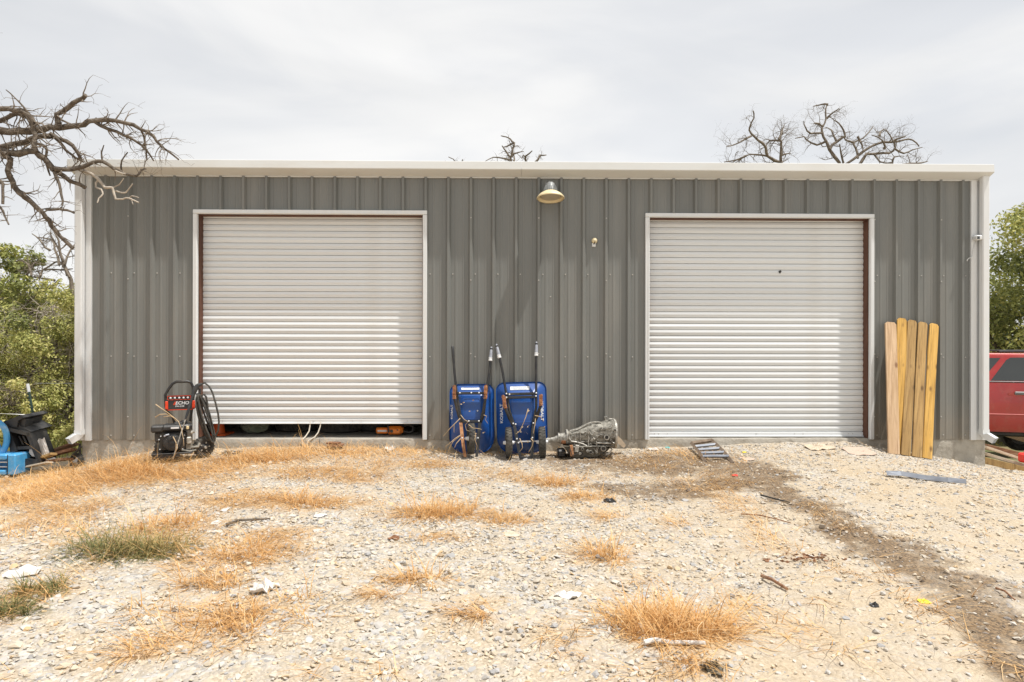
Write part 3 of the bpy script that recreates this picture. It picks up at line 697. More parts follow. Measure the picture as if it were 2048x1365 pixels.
dr = roller(D2, .008, D2[0] + .012, D2[1] - .012, D2[2] + .1)
pl = MB(); a = W(770, 843, .155); 
lb = MB(); lb.box((W(800, 0, .10).x, .103, gapL + .034), (.20, .003, .03)); lb.build('maker_plate', M['sticker'], dl)
def ropep(pts): return [W(400 + x / 4.096, 780 + y / 4.096, Yq) for x, y, Yq in pts]
for pts in ([(905, 262, .10), (900, 300, .09), (893, 340, .08), (868, 378, .03), (843, 405, -.02), (838, 435, -.03), (850, 462, -.04), (866, 470, -.05)], [(990, 262, .10), (985, 300, .09), (968, 350, .07), (942, 385, .02), (892, 415, -.02), (875, 440, -.03), (884, 475, -.04)]):
    q = MB(); q.tube(ropep(pts), .0085, 7); q.build('pull_rope', M['rope'], dl)
q = MB(); c = W(1560, 544, .11)
q.prism([(-.02, -.004), (-.008, -.021), (.004, -.024), (.012, -.008), (.021, .004), (.009, .022), (-.006, .016), (-.018, .010)], (-.001, .004), Matrix.Translation((c.x, .1105, c.z)) @ Matrix.Rotation(R(90), 4, 'X')); q.build('puncture', M['black'], dr)
# shell: other walls and roof
q = MB(); q.box((XL + .06, 4.6, 1.55), (.05, 8.98, 4.1)); q.build('side_wall', M['trim'], B)
q = MB(); q.box((XR - .06, 4.6, 1.55), (.05, 8.98, 4.1)); q.build('side_wall', M['trim'], B)
q = MB(); q.box(((XL + XR) / 2, 9.05, 1.55), (XR - XL, .05, 4.1)); q.build('rear_wall', M['trim'], B)
q = MB(); xm = 0
rf = [(-.03, H - .06), (-.03, H + .015), (4.6, H + .39), (9.2, H + .015), (9.2, H - .04), (4.6, H + .33)]
q.prism(rf, (W(150, 0, 0).x, XR - .005), Matrix(((0, 0, 1, 0), (1, 0, 0, 0), (0, 1, 0, 0), (0, 0, 0, 1)))); q.build('roof', M['roof'], B, smooth=0)
q = MB(); q.box(((XL + XR) / 2, .28, H - .2), (XR - XL - .2, .2, .3)); q.build('eave_beam', M['jamb'], B)

# ------------------------------------------------------------------ things on the wall
c = W(1101, 384, -.2)
lp = thing('barn_light', 'round barn light with a yellowed hood under the white gutter', 'wall light', (c.x, -.215, 0))
q = MB(); zc = W(1101, 397, -.2).z
TL = Matrix.Translation((0, 0, zc)) @ Matrix.Rotation(R(-9), 4, 'X')
q.lathe([(.178, -.012), (.184, -.004), (.182, .006), (.170, .022), (.145, .048), (.105, .075), (.088, .085), (.082, .083), (.10, .066), (.14, .036), (.165, .008), (.172, -.006)], 36, TL, cap=False)
q.v = [tuple(v) for v in q.v]; hood = q.build('hood', M['cream'], lp, local=True)
q = MB(); q.lathe([(.001, .012), (.09, .008), (.128, .012), (.12, .03), (.001, .034)], 30, TL, cap=False); q.build('lens', M['lens'], lp, local=True)
q = MB(); q.lathe([(.078, .08), (.076, .12), (.062, .165), (.055, .20), (.03, .215)], 20, TL); hs = q.build('heat_sink', M['fin'], lp, local=True)
fin = None
for k in range(22):
    if fin is None:
        q = MB(); q.prism([(.06, .086), (.094, .086), (.088, .125), (.070, .17), (.06, .17)], (-.003, .003), Matrix(((1, 0, 0, 0), (0, 0, 1, 0), (0, 1, 0, 0), (0, 0, 0, 1)))); fin = q.build('fin', M['black'] if 0 else M['fin'], hs, local=True); o = fin
    else: o = link(fin.copy(), hs)
    o.matrix_basis = TL @ Matrix.Rotation(2 * math.pi * k / 22, 4, 'Z')
q = MB(); q.box((0, .10, zc + .195), (.06, .2, .045), ch=.006); q.box((0, .195, zc + .19), (.12, .03, .12), ch=.006); q.build('mount_arm', M['fin'], lp, local=True)
c = W(1188, 486, 0)
sn = thing('security_sensor', 'small round white sensor above a tiny plate on the grey wall', 'sensor', (c.x, 0, c.z))
q = MB(); q.lathe([(.038, 0), (.04, .012), (.036, .035), (.022, .052), (.003, .058)], 18, Matrix.Translation((.004, -.004, .026)) @ Matrix.Rotation(R(90), 4, 'X')); q.build('sensor_head', M['cream'], sn, local=True)
q = MB(); q.box((-.004, -.012, -.032), (.05, .022, .052), ch=.005); q.build('sensor_base', M['trim'], sn, local=True)
q = MB(); q.tube([(.004, -.055, .02), (.002, -.04, -.012), (-.004, -.02, -.02)], .008, 8); q.build('sensor_joint', M['black_plastic'], sn, local=True)
c = W(1951, 477, -.05)
cm = thing('security_camera', 'white box camera with a dark lens on the right corner trim', 'camera', (c.x, -.034, c.z))
q = MB(); q.box((0, -.055, 0), (.085, .09, .062), ch=.012); q.build('camera_body', M['trim'], cm, local=True)
q = MB(); q.box((-.018, -.1005, -.004), (.036, .006, .04), ch=.003); q.build('camera_lens', M['glass'], cm, local=True)
q = MB(); q.tube([(.02, -.01, -.03), (0, -.02, -.08), (-.025, -.012, -.16), (-.035, -.01, -.24), (-.055, -.012, -.262), (-.085, -.014, -.27), (-.11, -.015, -.29), (-.115, -.015, -.31)], .005, 6); q.build('camera_cable', M['trim'], cm, local=True)

# ------------------------------------------------------------------ behind the raised left door
def floor_at(px, Yq): return W(px, 700, Yq).x
x = floor_at(436, .40)
cn = thing('traffic_cone', 'orange traffic cone standing under the raised left roller door', 'traffic cone', (x, .40, 0))
q = MB(); q.lathe([(.098, .02), (.088, .10), (.03, .62), (.026, .63)], 24); q.build('cone_body', M['orange'], cn, local=True)
q = MB(); q.box((0, 0, .012), (.34, .34, .022), ch=.008); q.build('cone_base', M['orange'], cn, local=True)
q = MB(); q.lathe([(.0755, .20), (.0585, .34)], 24, cap=False); q.build('reflective_band', M['sticker'], cn, local=True)
def tyre(name, lab, cat, px, Yq, Rr, wd, group, z=0):
    x = floor_at(px, Yq); t_ = thing(name, lab, cat, (x, Yq + Rr, z), (0, 0, random.random() * 6), group)
    q = MB(); q.lathe([(Rr * .58, .01), (Rr * .86, 0), (Rr * .97, .02), (Rr, .05), (Rr, wd - .05), (Rr * .97, wd - .02), (Rr * .86, wd), (Rr * .58, wd - .01), (Rr * .56, wd * .5)], 48, cap=False)
    q.f += [(8 * 48 + a, 8 * 48 + (a + 1) % 48, (a + 1) % 48, a) for a in range(48)]
    body = q.build('sidewall', M['rubber'], t_, local=True)
    tr = MB()
    for a in range(40):
        th = 2 * math.pi * a / 40
        for zz in (.30, .5, .70): tr.box((math.cos(th + zz * .2) * (Rr + .003), math.sin(th + zz * .2) * (Rr + .003), wd * zz), (.012, .05, wd * .15), Matrix.Rotation(th + zz * .2, 4, 'Z'))
    tag(tr.build('tread', M['rubber'], t_, local=True), kind='stuff'); return t_
tyre('tyre', 'black tyre lying flat inside the left door, behind the white rope', 'tyre', 585, .62, .36, .24, 'tyres lying inside the left door')
tyre('tyre', 'black tyre lying flat inside the left door, right of the two ropes', 'tyre', 672, .50, .34, .22, 'tyres lying inside the left door')
tyre('tyre', 'black tyre lying flat inside the left door, behind the orange chainsaw', 'tyre', 750, .66, .36, .24, 'tyres lying inside the left door')
x = floor_at(510, .55)
q = MB(); rr = np.random.default_rng(3)
rings = []
for k in range(7):
    s_ = math.sin(math.pi * (k + .3) / 7.2); rings.append([Vector((x - .2 + k * .066, .55 + math.cos(a * .524) * .12 * s_ + rr.normal(0, .012), .012 + max(0, .09 + .1 * s_ * math.sin(a * .524) + rr.normal(0, .015)))) for a in range(12)])
q.loft(rings); tag(q.build('tarpaulin', M['olive'], None, smooth=0), 'crumpled olive tarpaulin lying inside the gap of the left door', 'tarpaulin')
# chainsaw
x = floor_at(783, .33); cs = thing('chainsaw', 'orange chainsaw lying under the raised left roller door', 'chainsaw', (x, .33, 0))
def rb(q, c_, s_, ch=.01, rz=0, ry=0): q.box(c_, s_, Matrix.Rotation(rz, 4, 'Z') @ Matrix.Rotation(ry, 4, 'Y'), ch)
q = MB(); rb(q, (.06, 0, .075), (.22, .17, .115), .03); rb(q, (.08, -.06, .07), (.14, .08, .09), .02); q.build('engine_housing', M['saw_orange'], cs, local=True)
q = MB(); rb(q, (-.125, -.03, .07), (.16, .05, .085), .015); q.build('chain_cover', M['saw_orange'], cs, local=True)
q = MB(); rb(q, (-.12, -.058, .068), (.13, .006, .022), .002); q.build('cover_plate', M['sticker'], cs, local=True)
q = MB(); q.lathe([(.022, 0), (.02, .006)], 14, Matrix.Translation((.02, -.101, .07)) @ Matrix.Rotation(R(90), 4, 'X')); q.lathe([(.012, 0), (.01, .006)], 10, Matrix.Translation((.10, -.101, .085)) @ Matrix.Rotation(R(90), 4, 'X')); q.build('fuel_cap', M['black_plastic'], cs, local=True)
q = MB(); q.tube([(.16, -.02, .06), (.25, -.02, .04), (.30, -.02, .06), (.31, -.02, .12), (.24, -.01, .15), (.16, -.01, .13)], .014, 8); q.build('rear_handle', M['black_plastic'], cs, local=True)
q = MB(); q.tube([(-.02, -.10, .05), (-.03, -.11, .14), (-.03, 0, .17), (-.02, .09, .12), (0, .09, .05)], .011, 8); q.build('front_handle', M['black_plastic'], cs, local=True)
q = MB(); rb(q, (-.05, .13, .06), (.09, .42, .012), .004, .25); q.build('guide_bar', M['steel'], cs, local=True)
# ------------------------------------------------------------------ lettering
def text_mb(s, size, A, Bv, org, ext=.0008, align='CENTER', shear=0):
    cu = bpy.data.curves.new('lettering', 'FONT'); cu.body = s; cu.size = size; cu.align_x = align; cu.align_y = 'CENTER'; cu.extrude = ext; cu.shear = shear; cu.resolution_u = 3; cu.offset = size * .02
    ob = bpy.data.objects.new('lettering', cu); C.objects.link(ob)
    dg = bpy.context.evaluated_depsgraph_get(); me = bpy.data.meshes.new_from_object(ob.evaluated_get(dg))
    A = Vector(A).normalized(); Bv = Vector(Bv).normalized(); Nn = A.cross(Bv); org = Vector(org)
    q = MB(); q.add([org + A * v.co.x + Bv * v.co.y + Nn * v.co.z for v in me.vertices], [tuple(p.vertices) for p in me.polygons])
    bpy.data.objects.remove(ob); bpy.data.curves.remove(cu); bpy.data.meshes.remove(me); return q

# ------------------------------------------------------------------ planks
def plank(pb, pt, tw, mt, lab, ybase, ytop, wd=.140, th=.016, seed=0):
    """a dog-eared fence picket from its foot pixel to its head pixel"""
    p = W(pb[0], pb[1], ybase); q = W(pt[0], pt[1], ytop)
    p.z = min(p.z, gzf(p.x, ybase) + .01)
    ax = (q - p); Ln = ax.length; ax.normalize(); nx_ = Vector((1, 0, 0)); nx_ = (nx_ - ax * nx_.dot(ax)).normalized(); ny_ = ax.cross(nx_) * -1
    nx_ = (nx_ + ny_ * math.tan(R(tw))).normalized(); ny_ = nx_.cross(ax) * 1.0
    if ny_.y < 0: ny_ = -ny_
    h = wd / 2; r_ = np.random.default_rng(seed)
    mb = MB(); n = 14
    rings = []
    for i in range(n + 1):
        t_ = i / n * (Ln - .028); e = r_.normal(0, .0012); cup = .004 * math.sin(i * .4 + seed)
        rings.append([Vector((a, b + cup, t_)) for a, b in ((-h + e, 0), (-h + .004, -th / 2), (h - .004, -th / 2), (h + e, 0), (h + e, th * .5), (-h + e, th * .5))])
    a = h - .026
    rings.append([Vector((x_, b, Ln)) for x_, b in ((-a, 0), (-a + .003, -th / 2), (a - .003, -th / 2), (a, 0), (a, th * .5), (-a, th * .5))])
    mb.loft(rings); ob = mb.build('fence_plank', mt, None, smooth=20)
    Mx = Matrix((nx_, ny_, ax)).transposed().to_4x4(); Mx.translation = p; ob.matrix_world = Mx
    return tag(ob, lab, 'plank', 'fence planks leaning on the wall')
plank((1788, 906), (1781, 645), 3, M['wood_new'], 'pale pinkish plank at the front left of the five leaning planks', -.50, -.085, .150, .022, 1)
plank((1800, 903), (1804, 637), 0, M['wood_yellow'], 'yellow plank partly hidden behind the pale pinkish plank', -.42, -.050, .132, .016, 2)
plank((1811, 907), (1825, 641), -2, M['wood_brown'], 'brownish plank in the middle of the five leaning planks', -.44, -.052, .130, .016, 3)
plank((1833, 911), (1846, 645), -2, M['wood_brown'], 'brown and yellow streaked plank second from the right corner of the building', -.45, -.052, .130, .016, 4)
plank((1854, 913), (1868, 648), -6, M['wood_yellow'], 'bright yellow plank nearest to the right corner of the building', -.46, -.055, .134, .018, 5)

# ------------------------------------------------------------------ wheelbarrows
def rrect(hw, v0, v1, rt, rb_, yf, n=8):
    P = []
    for cx, cz, r_, a0 in ((hw - rt, v1 - rt, rt, 0), (-hw + rt, v1 - rt, rt, 90), (-hw + rb_, v0 + rb_, rb_, 180), (hw - rb_, v0 + rb_, rb_, 270)):
        for i in range(n + 1):
            a = R(a0 + 90 * i / n); x, z = cx + r_ * math.cos(a), cz + r_ * math.sin(a); P.append(Vector((x, yf(z), z)))
    return P
def wheel(parent, c, r_, hw, spin=0):
    T_ = Matrix.Translation(c) @ Matrix.Rotation(R(spin), 4, 'Z') @ Matrix.Rotation(R(90), 4, 'Y')
    hub = MB(); hub.lathe([(.02, -hw - .03), (.028, -hw * .7), (r_ * .55, -hw * .35), (r_ * .55, hw * .35), (.028, hw * .7), (.02, hw + .03)], 20, T_); h_ = hub.build('wheel', M['sticker'], parent, local=True)
    q = MB(); q.lathe([(r_ * .55, -hw * .6), (r_ * .75, -hw), (r_ * .9, -hw * .95), (r_ * .985, -hw * .55), (r_, 0), (r_ * .985, hw * .55), (r_ * .9, hw * .95), (r_ * .75, hw), (r_ * .55, hw * .6)], 36, T_, cap=False); q.build('tyre', M['rubber'], h_, local=True)
    tr = MB()
    for k in range(26):
        th = 2 * math.pi * k / 26
        for s_ in (-1, 1):
            m_ = T_ @ Matrix.Rotation(th + s_ * .05, 4, 'Z') @ Matrix.Translation((r_ * .985, 0, s_ * hw * .42)) @ Matrix.Rotation(s_ * .6, 4, 'X')
            tr.box(m_.translation, (.012, .014, hw * .85), m_.to_3x3())
    tag(tr.build('tread', M['rubber'], h_, local=True), kind='stuff')
def barrow(px, yb, lab, P, tilt):
    x = W(px, 800, yb).x; z = gzf(x, yb)
    w_ = thing('wheelbarrow', lab, 'wheelbarrow', (x, yb, z), (R(-11.5), R(tilt), 0), 'blue wheelbarrows leaning on the wall')
    hw, v0, v1 = P['rim']; rim = lambda q: lambda zz: .255 + (.125 - .255) * (zz - v0) / (v1 - v0) + q
    fw, f0, f1 = P['floor']
    def mid(t_): return rrect(hw + (fw - hw) * t_, v0 + (f0 - v0) * t_, v1 + (f1 - v1) * t_, .10 + (.03 - .10) * t_, .20 + (.03 - .2) * t_, lambda zz: (rim(0)(zz)) * (1 - t_) + .03 * t_)
    q = MB(); lip = rrect(hw + .012, v0 - .012, v1 + .012, .11, .21, rim(.006)); lip2 = rrect(hw + .012, v0 - .012, v1 + .012, .11, .21, rim(-.012)); inn = [p + Vector((0, .006, 0)) for p in mid(.03)]
    q.loft([inn, lip, lip2, mid(0), mid(.12), mid(.5), mid(.93), mid(1.0)], cap=False)
    n = len(lip); b_ = 7 * n; q.f.append(tuple(b_ + i for i in range(n)))
    inner = [[p + Vector((0, .008, 0)) for p in r_] for r_ in (mid(.05), mid(.5), mid(1.0))]; q.loft(inner, cap=False); q.f.append(tuple(len(q.v) - n + i for i in range(n)))
    tray = q.build('tray', M['blue'], w_, smooth=50, local=True)
    q = MB(); q.loft([[p + Vector((0, -.004, 0)) for p in rrect(fw * s_, f0 + (1 - s_) * .2, f1 - (1 - s_) * .2, .03, .03, lambda zz: .03)] for s_ in (.86, .80)], cap=False); q.build('tray_ridge', M['blue'], tray, local=True)
    # sticker on the sloping back
    sx, sv, sw, sh = P['sticker']
    t_ = 1 - (v1 - sv) / (v1 - f1)
    yv = lambda v: .03 + (rim(0)(v1) - .03) * (v - f1) / (v1 - f1)
    up = Vector((0, yv(sv + .05) - yv(sv), .05)).normalized(); nn = Vector((1, 0, 0)).cross(up)
    q = MB(); o_ = Vector((sx, yv(sv), sv)) + nn * .002
    q.box(o_, (sw, sh, .0015), Matrix((Vector((1, 0, 0)), up, nn)).transposed()); stk = q.build('warning_sticker', M['sticker'], tray, local=True)
    ln = MB()
    for k in range(P['lines']):
        l_ = sw * (.86 if k % 3 else .7); oo = o_ + nn * .0016 + up * (sh * (.34 - .68 * k / max(1, P['lines'] - 1)))
        xx = -l_ / 2
        while xx < l_ / 2 - .01:
            s_ = random.uniform(.006, .016); ln.box(oo + Vector((xx + s_ / 2, 0, 0)), (s_, .0045, .0006), Matrix((Vector((1, 0, 0)), up, nn)).transposed()); xx += s_ + .003
    tag(ln.build('small_print', M['print'], stk, local=True), kind='stuff')
    for s_ in (-1, 1):
        h = MB(); pts = [Vector((x_, y_, z_)) for x_, y_, z_ in P['rail'][s_]]; h.tube(pts, .0165, 12); hd = h.build('handle', M['black'], w_, local=True)
        tip, nxt = pts[0], pts[1]; d_ = (tip - nxt).normalized()
        g = MB()
        if P['grip'][s_] == 'black': g.tube([tip - d_ * .14, tip - d_ * .13, tip, tip + d_ * .012], [.0165, .019, .019, .012], 12); g.build('grip', M['black_plastic'], hd, local=True)
        else:
            g.tube([tip - d_ * .13, tip - d_ * .12, tip - d_ * .03, tip + d_ * .02], [.021, .023, .018, .010], 12); g.build('grip', M['grip'], hd, local=True)
            g = MB(); g.tube([tip - d_ * .175, tip - d_ * .17, tip - d_ * .15, tip - d_ * .145, tip - d_ * .13, tip - d_ * .125], [.019, .026, .026, .021, .027, .02], 12); g.build('collar', M['sticker'], hd, local=True)
        lg = MB(); a, b2, c2, d2 = P['leg'][s_]
        lg.tube([a, b2], .02, 4); lg.box((Vector(a) + Vector(b2)) / 2 + Vector((0, -.02, 0)), (.045, .012, .14), None, .002)
        for k in range(5): lg.box(Vector(a).lerp(Vector(b2), .15 + k * .2) + Vector((0, -.034, 0)), (.05, .008, .008))
        l_ = lg.build('leg_bracket', M['rust'], w_, local=True)
        l2 = MB(); l2.tube([b2, c2, d2], [.019, .024, .016], 6); l2.build('leg', M['black'], w_, local=True)
        nz = MB(); e = P['nose'][s_]
        nz.loft([[Vector(p) + Vector((a2 * wd, b3 * .012, 0)) for a2, b3 in ((-1, -1), (1, -1), (1, 1), (-1, 1))] for p, wd in zip(e, (.02, .021, .02, .017))]); nz.build('nose_guard', M[P['nosemat'][s_]], w_, local=True)
    for (za, xa, xb, yy) in P['bars']:
        q = MB(); q.box(((xa + xb) / 2, yy, za), (xb - xa, .03, .034), None, .004); q.build('cross_bar', M['black'], w_, local=True)
    bo = None
    for (bx_, bv, by_) in P['bolts']:
        if bo is None: q = MB(); q.lathe([(.011, 0), (.010, .006), (.004, .009)], 8, Matrix.Rotation(R(90), 4, 'X')); bo = q.build('bolt', M['sticker'], w_, local=True); o = bo
        else: o = link(bo.copy(), w_)
        o.location = (bx_, by_, bv)
    q = MB(); ax = P['axle']; q.tube([(ax[0], ax[3], ax[2]), (ax[1], ax[3], ax[2])], .011, 10); q.build('axle', M['steel'], w_, local=True)
    for (c_, r_, h_, sp) in P['wheels']: wheel(w_, c_, r_, h_, sp)
    for (s_, vx, vc, sz) in P['text']:
        ty = .03 + (rim(0)(vc) - .03) * (abs(vx) - fw) / (hw - fw)
        up = Vector((s_ * (hw - fw), rim(0)(vc) - .03, 0)).normalized()
        sl_ = (rim(0)(v1) - rim(0)(v0)) / (v1 - v0) * (abs(vx) - fw) / (hw - fw)
        A = Vector((0, sl_, 1)) if s_ < 0 else Vector((0, -sl_, -1))
        if A.cross(up).y > 0: A = -A
        text_mb('KOBALT', sz, A, up, Vector((vx, ty, vc)) + A.normalized().cross(up) * .006).build('lettering', M['white_print'], tray, smooth=0, local=True)
    return w_
PL = dict(rim=(.285, .07, .955), floor=(.135, .46, .80), sticker=(-.02, .90, .24, .034), lines=1,
    rail={-1: [(-.255, -.01, 1.45), (-.225, -.01, 1.1), (-.192, -.01, .82), (-.155, -.012, .60), (-.115, -.015, .44)], 1: [(.262, -.01, 1.43), (.235, -.01, 1.1), (.195, -.01, .82), (.155, -.012, .60), (.115, -.015, .44)]},
    grip={-1: 'black', 1: 'grey'}, leg={-1: ((-.225, -.02, .93), (-.215, -.10, .74), (-.155, -.05, .52), (-.118, -.02, .43)), 1: ((.19, -.02, .93), (.185, -.10, .74), (.155, -.05, .52), (.118, -.02, .43))},
    nose={-1: [(-.135, -.045, .44), (-.115, -.075, .28), (-.09, -.09, .10), (-.072, -.10, 0)], 1: [(.112, -.045, .44), (.10, -.075, .28), (.085, -.09, .10), (.072, -.10, 0)]}, nosemat={-1: 'rust_light', 1: 'black'},
    bars=[(.825, -.185, .185, -.032), (.455, -.115, .115, -.045)], bolts=[(-.15, .83, -.05), (0, .83, -.05), (.1, .83, -.05), (-.03, .46, -.062), (.10, .46, -.062), (.08, .60, .022), (-.11, .24, -.09), (.09, .24, -.09)],
    axle=(-.12, .11, .235, -.06), wheels=[((0, -.06, .235), .195, .044, 9)], text=[(-1, -.262, .60, .05)])
barrow(942.5, -.42, 'single-wheeled blue wheelbarrow standing on its nose, with rusty legs and dry vines', PL, -.3)
PR = dict(rim=(.325, .09, 1.0), floor=(.15, .44, .84), sticker=(-.02, .925, .255, .058), lines=4,
    rail={-1: [(-.315, -.01, 1.49), (-.255, -.01, 1.2), (-.20, -.01, .84), (-.165, -.012, .62), (-.11, -.015, .44), (-.085, -.03, .26)], 1: [(.215, -.01, 1.51), (.20, -.01, 1.2), (.19, -.01, .84), (.185, -.012, .66), (.135, -.015, .44), (.115, -.03, .26)]},
    grip={-1: 'grey', 1: 'grey'}, leg={-1: ((-.245, -.02, .82), (-.215, -.10, .64), (-.165, -.05, .52), (-.12, -.02, .42)), 1: ((.255, -.02, .82), (.235, -.10, .66), (.19, -.05, .54), (.14, -.02, .42))},
    nose={-1: [(-.105, -.05, .42), (-.08, -.075, .26), (-.06, -.09, .12), (-.04, -.10, 0)], 1: [(.14, -.05, .42), (.125, -.075, .26), (.115, -.09, .12), (.10, -.10, 0)]}, nosemat={-1: 'black', 1: 'black'},
    bars=[(.835, -.20, .19, -.03), (.79, -.19, .185, -.034), (.005, -.05, .11, -.10)], bolts=[(-.2, .84, -.05), (-.16, .83, -.05), (.19, .84, -.05), (.185, .80, -.05), (-.2, .79, -.05), (-.12, .45, -.05), (-.09, .44, -.06), (.14, .45, -.05), (-.08, .25, -.10), (.12, .26, -.10), (-.06, .2, -.1)],
    axle=(-.235, .30, .215, -.07), wheels=[((-.185, -.07, .205), .195, .042, 2), ((.245, -.07, .205), .195, .046, -2)], text=[(-1, -.265, .60, .068), (1, .262, .62, .068)])
barrow(1047, -.46, 'two-wheeled blue wheelbarrow standing on its nose, right of the other wheelbarrow', PR, -1.3)
# dry vines on the wheelbarrows
def vine(name, lab, lines, Yq, r0=.005, mt='dry_vine'):
    o = thing(name, lab, 'vine', W(*lines[0][0], Yq))
    for ln in lines:
        q = MB(); n = len(ln); q.tube([W(a, b2, Yq - .03 * math.sin(i * 1.3)) for i, (a, b2) in enumerate(ln)], [r0 * (1 - .6 * i / n) for i in range(n)], 5); q.build('stem', M[mt], o)
    return o
def z1(pts): return [(880 + a / 8.904, 800 + b2 / 8.904) for a, b2 in pts]
vine('dry_vine', 'pale dry vine trailing to the ground left of the single-wheeled wheelbarrow', [z1([(360, 330), (270, 420), (170, 520), (60, 650)]), z1([(375, 625), (270, 690), (180, 770), (90, 840)]), z1([(350, 650), (230, 745), (185, 830), (150, 915)]), z1([(370, 690), (290, 780), (260, 850)]), z1([(360, 330), (250, 440), (250, 580)])], -.62, .006)
vine('dry_vine', 'thin dry vine wound round the wheel of the single-wheeled wheelbarrow', [z1([(370, 270), (430, 350), (500, 390), (450, 450), (470, 540), (530, 560)]), z1([(510, 440), (580, 500), (700, 515), (740, 530)]), z1([(780, 270), (830, 290), (810, 360), (850, 420)]), z1([(640, 600), (620, 700), (660, 820), (650, 890)])], -.72, .0045)
vine('dry_vine', 'dry vine hanging behind the axle of the two-wheeled wheelbarrow', [z1([(1570, 160), (1530, 300), (1480, 430), (1420, 560), (1350, 610)]), z1([(1620, 690), (1660, 740), (1640, 830), (1580, 930)]), z1([(1420, 690), (1460, 780), (1470, 860), (1420, 920)]), z1([(1690, 280), (1790, 300), (1850, 380)]), z1([(1700, 330), (1690, 450), (1660, 600)])], -.72, .006)
def leafcard(q, p, s_, r_):
    a, b2 = frame_for(Vector((r_.normal(), r_.normal(), r_.normal()))); q.add([p - a * s_, p + b2 * s_ * .5, p + a * s_, p - b2 * s_ * .5], [(0, 1, 2, 3)])
r_ = np.random.default_rng(9)
for pts, lab in (([(1575, 190), (1465, 490), (1430, 550), (1390, 560), (1520, 580), (1555, 590), (1580, 470), (1570, 750), (1840, 370), (1870, 480)], 'curled brown dead leaves caught on the two-wheeled wheelbarrow'),
                 ([(430, 60), (375, 90), (600, 10), (520, 200), (630, 640), (640, 590), (780, 580)], 'few dead leaves stuck to the single-wheeled wheelbarrow')):
    q = MB()
    for a, b2 in pts:
        for _ in range(2): leafcard(q, W(880 + a / 8.904, 800 + b2 / 8.904, -.66) + Vector(r_.normal(0, .008, 3)), .015, r_)
    tag(q.build('dead_leaves', M['dry_vine'], None, smooth=0), lab, 'dead leaves', None, 'stuff')

# ------------------------------------------------------------------ pressure washer
x = W(358, 900, -.55).x; pw = thing('pressure_washer', 'black and orange pressure washer with coiled hose beside the left roller door', 'pressure washer', (x, -.55, gzf(x, -.55) + .025), (0, 0, R(23)))
def part(name, m_, fn, parent=None, smooth=35):
    q = MB(); fn(q); return q.build(name, M[m_], parent or pw, smooth=smooth, local=True)
part('handle', 'black', lambda q: q.tube([(-.05, .02, .42), (-.07, .02, .50), (-.135, .02, .57), (-.152, .02, .64), (-.158, .02, .78), (-.12, .02, .855), (-.075, .02, .92), (-.03, .02, .945), (.10, .02, .945), (.14, .02, .925), (.158, .02, .87), (.163, .02, .76), (.145, .02, .58), (.125, .02, .44)], .017, 12))
pn = part('control_panel', 'black_plastic', lambda q: q.prism([(-.155, .61), (-.13, .59), (.16, .59), (.19, .61), (.175, .72), (.15, .775), (-.13, .775), (-.15, .72)], (-.035, .03), Matrix(((1, 0, 0, 0), (0, 0, 1, 0), (0, 1, 0, 0), (0, 0, 0, 1)))))
part('nozzle_rack', 'red_print', lambda q: [q.box((.003, -.037, z_), (.262, .008, .005)) for z_ in (.768, .722)] + [q.box((s_, -.037, .745), (.005, .008, .044)) for s_ in (-.127, .133)], pn)
nz = None
for k in range(5):
    if nz is None: nz = part('nozzle', 'sticker', lambda q: (q.lathe([(.013, 0), (.011, .012), (.006, .014)], 10, Matrix.Rotation(R(90), 4, 'X'))), pn); o = nz
    else: o = link(nz.copy(), pn)
    o.location = (-.095 + k * .049, -.036, .745)
for s_, x_ in ((-1, -.139), (1, .166)): part('orange_clamp', 'red_print', lambda q: q.box((x_, -.012, .655), (.034, .06, .10), None, .006), pn)
part('orange_edge', 'red_print', lambda q: q.box((.015, -.037, .596), (.29, .007, .008)), pn)
text_mb('ECHO', .056, (1, 0, 0), (0, 0, 1), (.035, -.0365, .678), shear=.2).build('lettering', M['white_print'], pn, smooth=0, local=True)
part('emblem', 'red_print', lambda q: [q.prism([(-.066 + .006 * k, .657 + .014 * k), (-.042 + .006 * k, .657 + .014 * k), (-.040 + .006 * k, .667 + .014 * k), (-.064 + .006 * k, .667 + .014 * k)], (-.037, -.0355), Matrix(((1, 0, 0, 0), (0, 0, 1, 0), (0, 1, 0, 0), (0, 0, 0, 1)))) for k in range(3)], pn)
text_mb('PW-3100', .026, (1, 0, 0), (0, 0, 1), (.01, -.0365, .638)).build('lettering', M['white_print'], pn, smooth=0, local=True)
en = part('engine_block', 'black', lambda q: (q.box((-.05, -.16, .23), (.30, .20, .24), None, .02), q.box((.05, -.14, .18), (.16, .16, .14), None, .02)))
part('fuel_tank', 'black_plastic', lambda q: (q.box((-.01, -.17, .395), (.33, .24, .075), None, .022), q.box((.0, -.17, .44), (.10, .10, .02), None, .008)))
part('fuel_cap', 'black_plastic', lambda q: q.lathe([(.045, .43), (.046, .455), (.03, .47)], 16, Matrix.Translation((.06, -.13, .0))))
part('air_filter', 'black_plastic', lambda q: (q.box((-.225, -.17, .385), (.15, .18, .085), None, .018), q.box((-.215, -.17, .285), (.09, .13, .13), None, .02)))
part('starter_cover', 'black_plastic', lambda q: q.lathe([(.105, 0), (.104, .03), (.09, .05), (.05, .056), (.048, .05), (.02, .05), (.018, .058), (.002, .06)], 28, Matrix.Translation((-.06, -.26, .215)) @ Matrix.Rotation(R(90), 4, 'X')), en)
part('starter_slots', 'sticker', lambda q: [q.box((-.06 + .075 * math.cos(a), -.309, .215 + .075 * math.sin(a)), (.022, .004, .007), Matrix.Rotation(-a, 3, 'Y')) for a in (0.6, 1.2, 1.9, 2.5)], en)
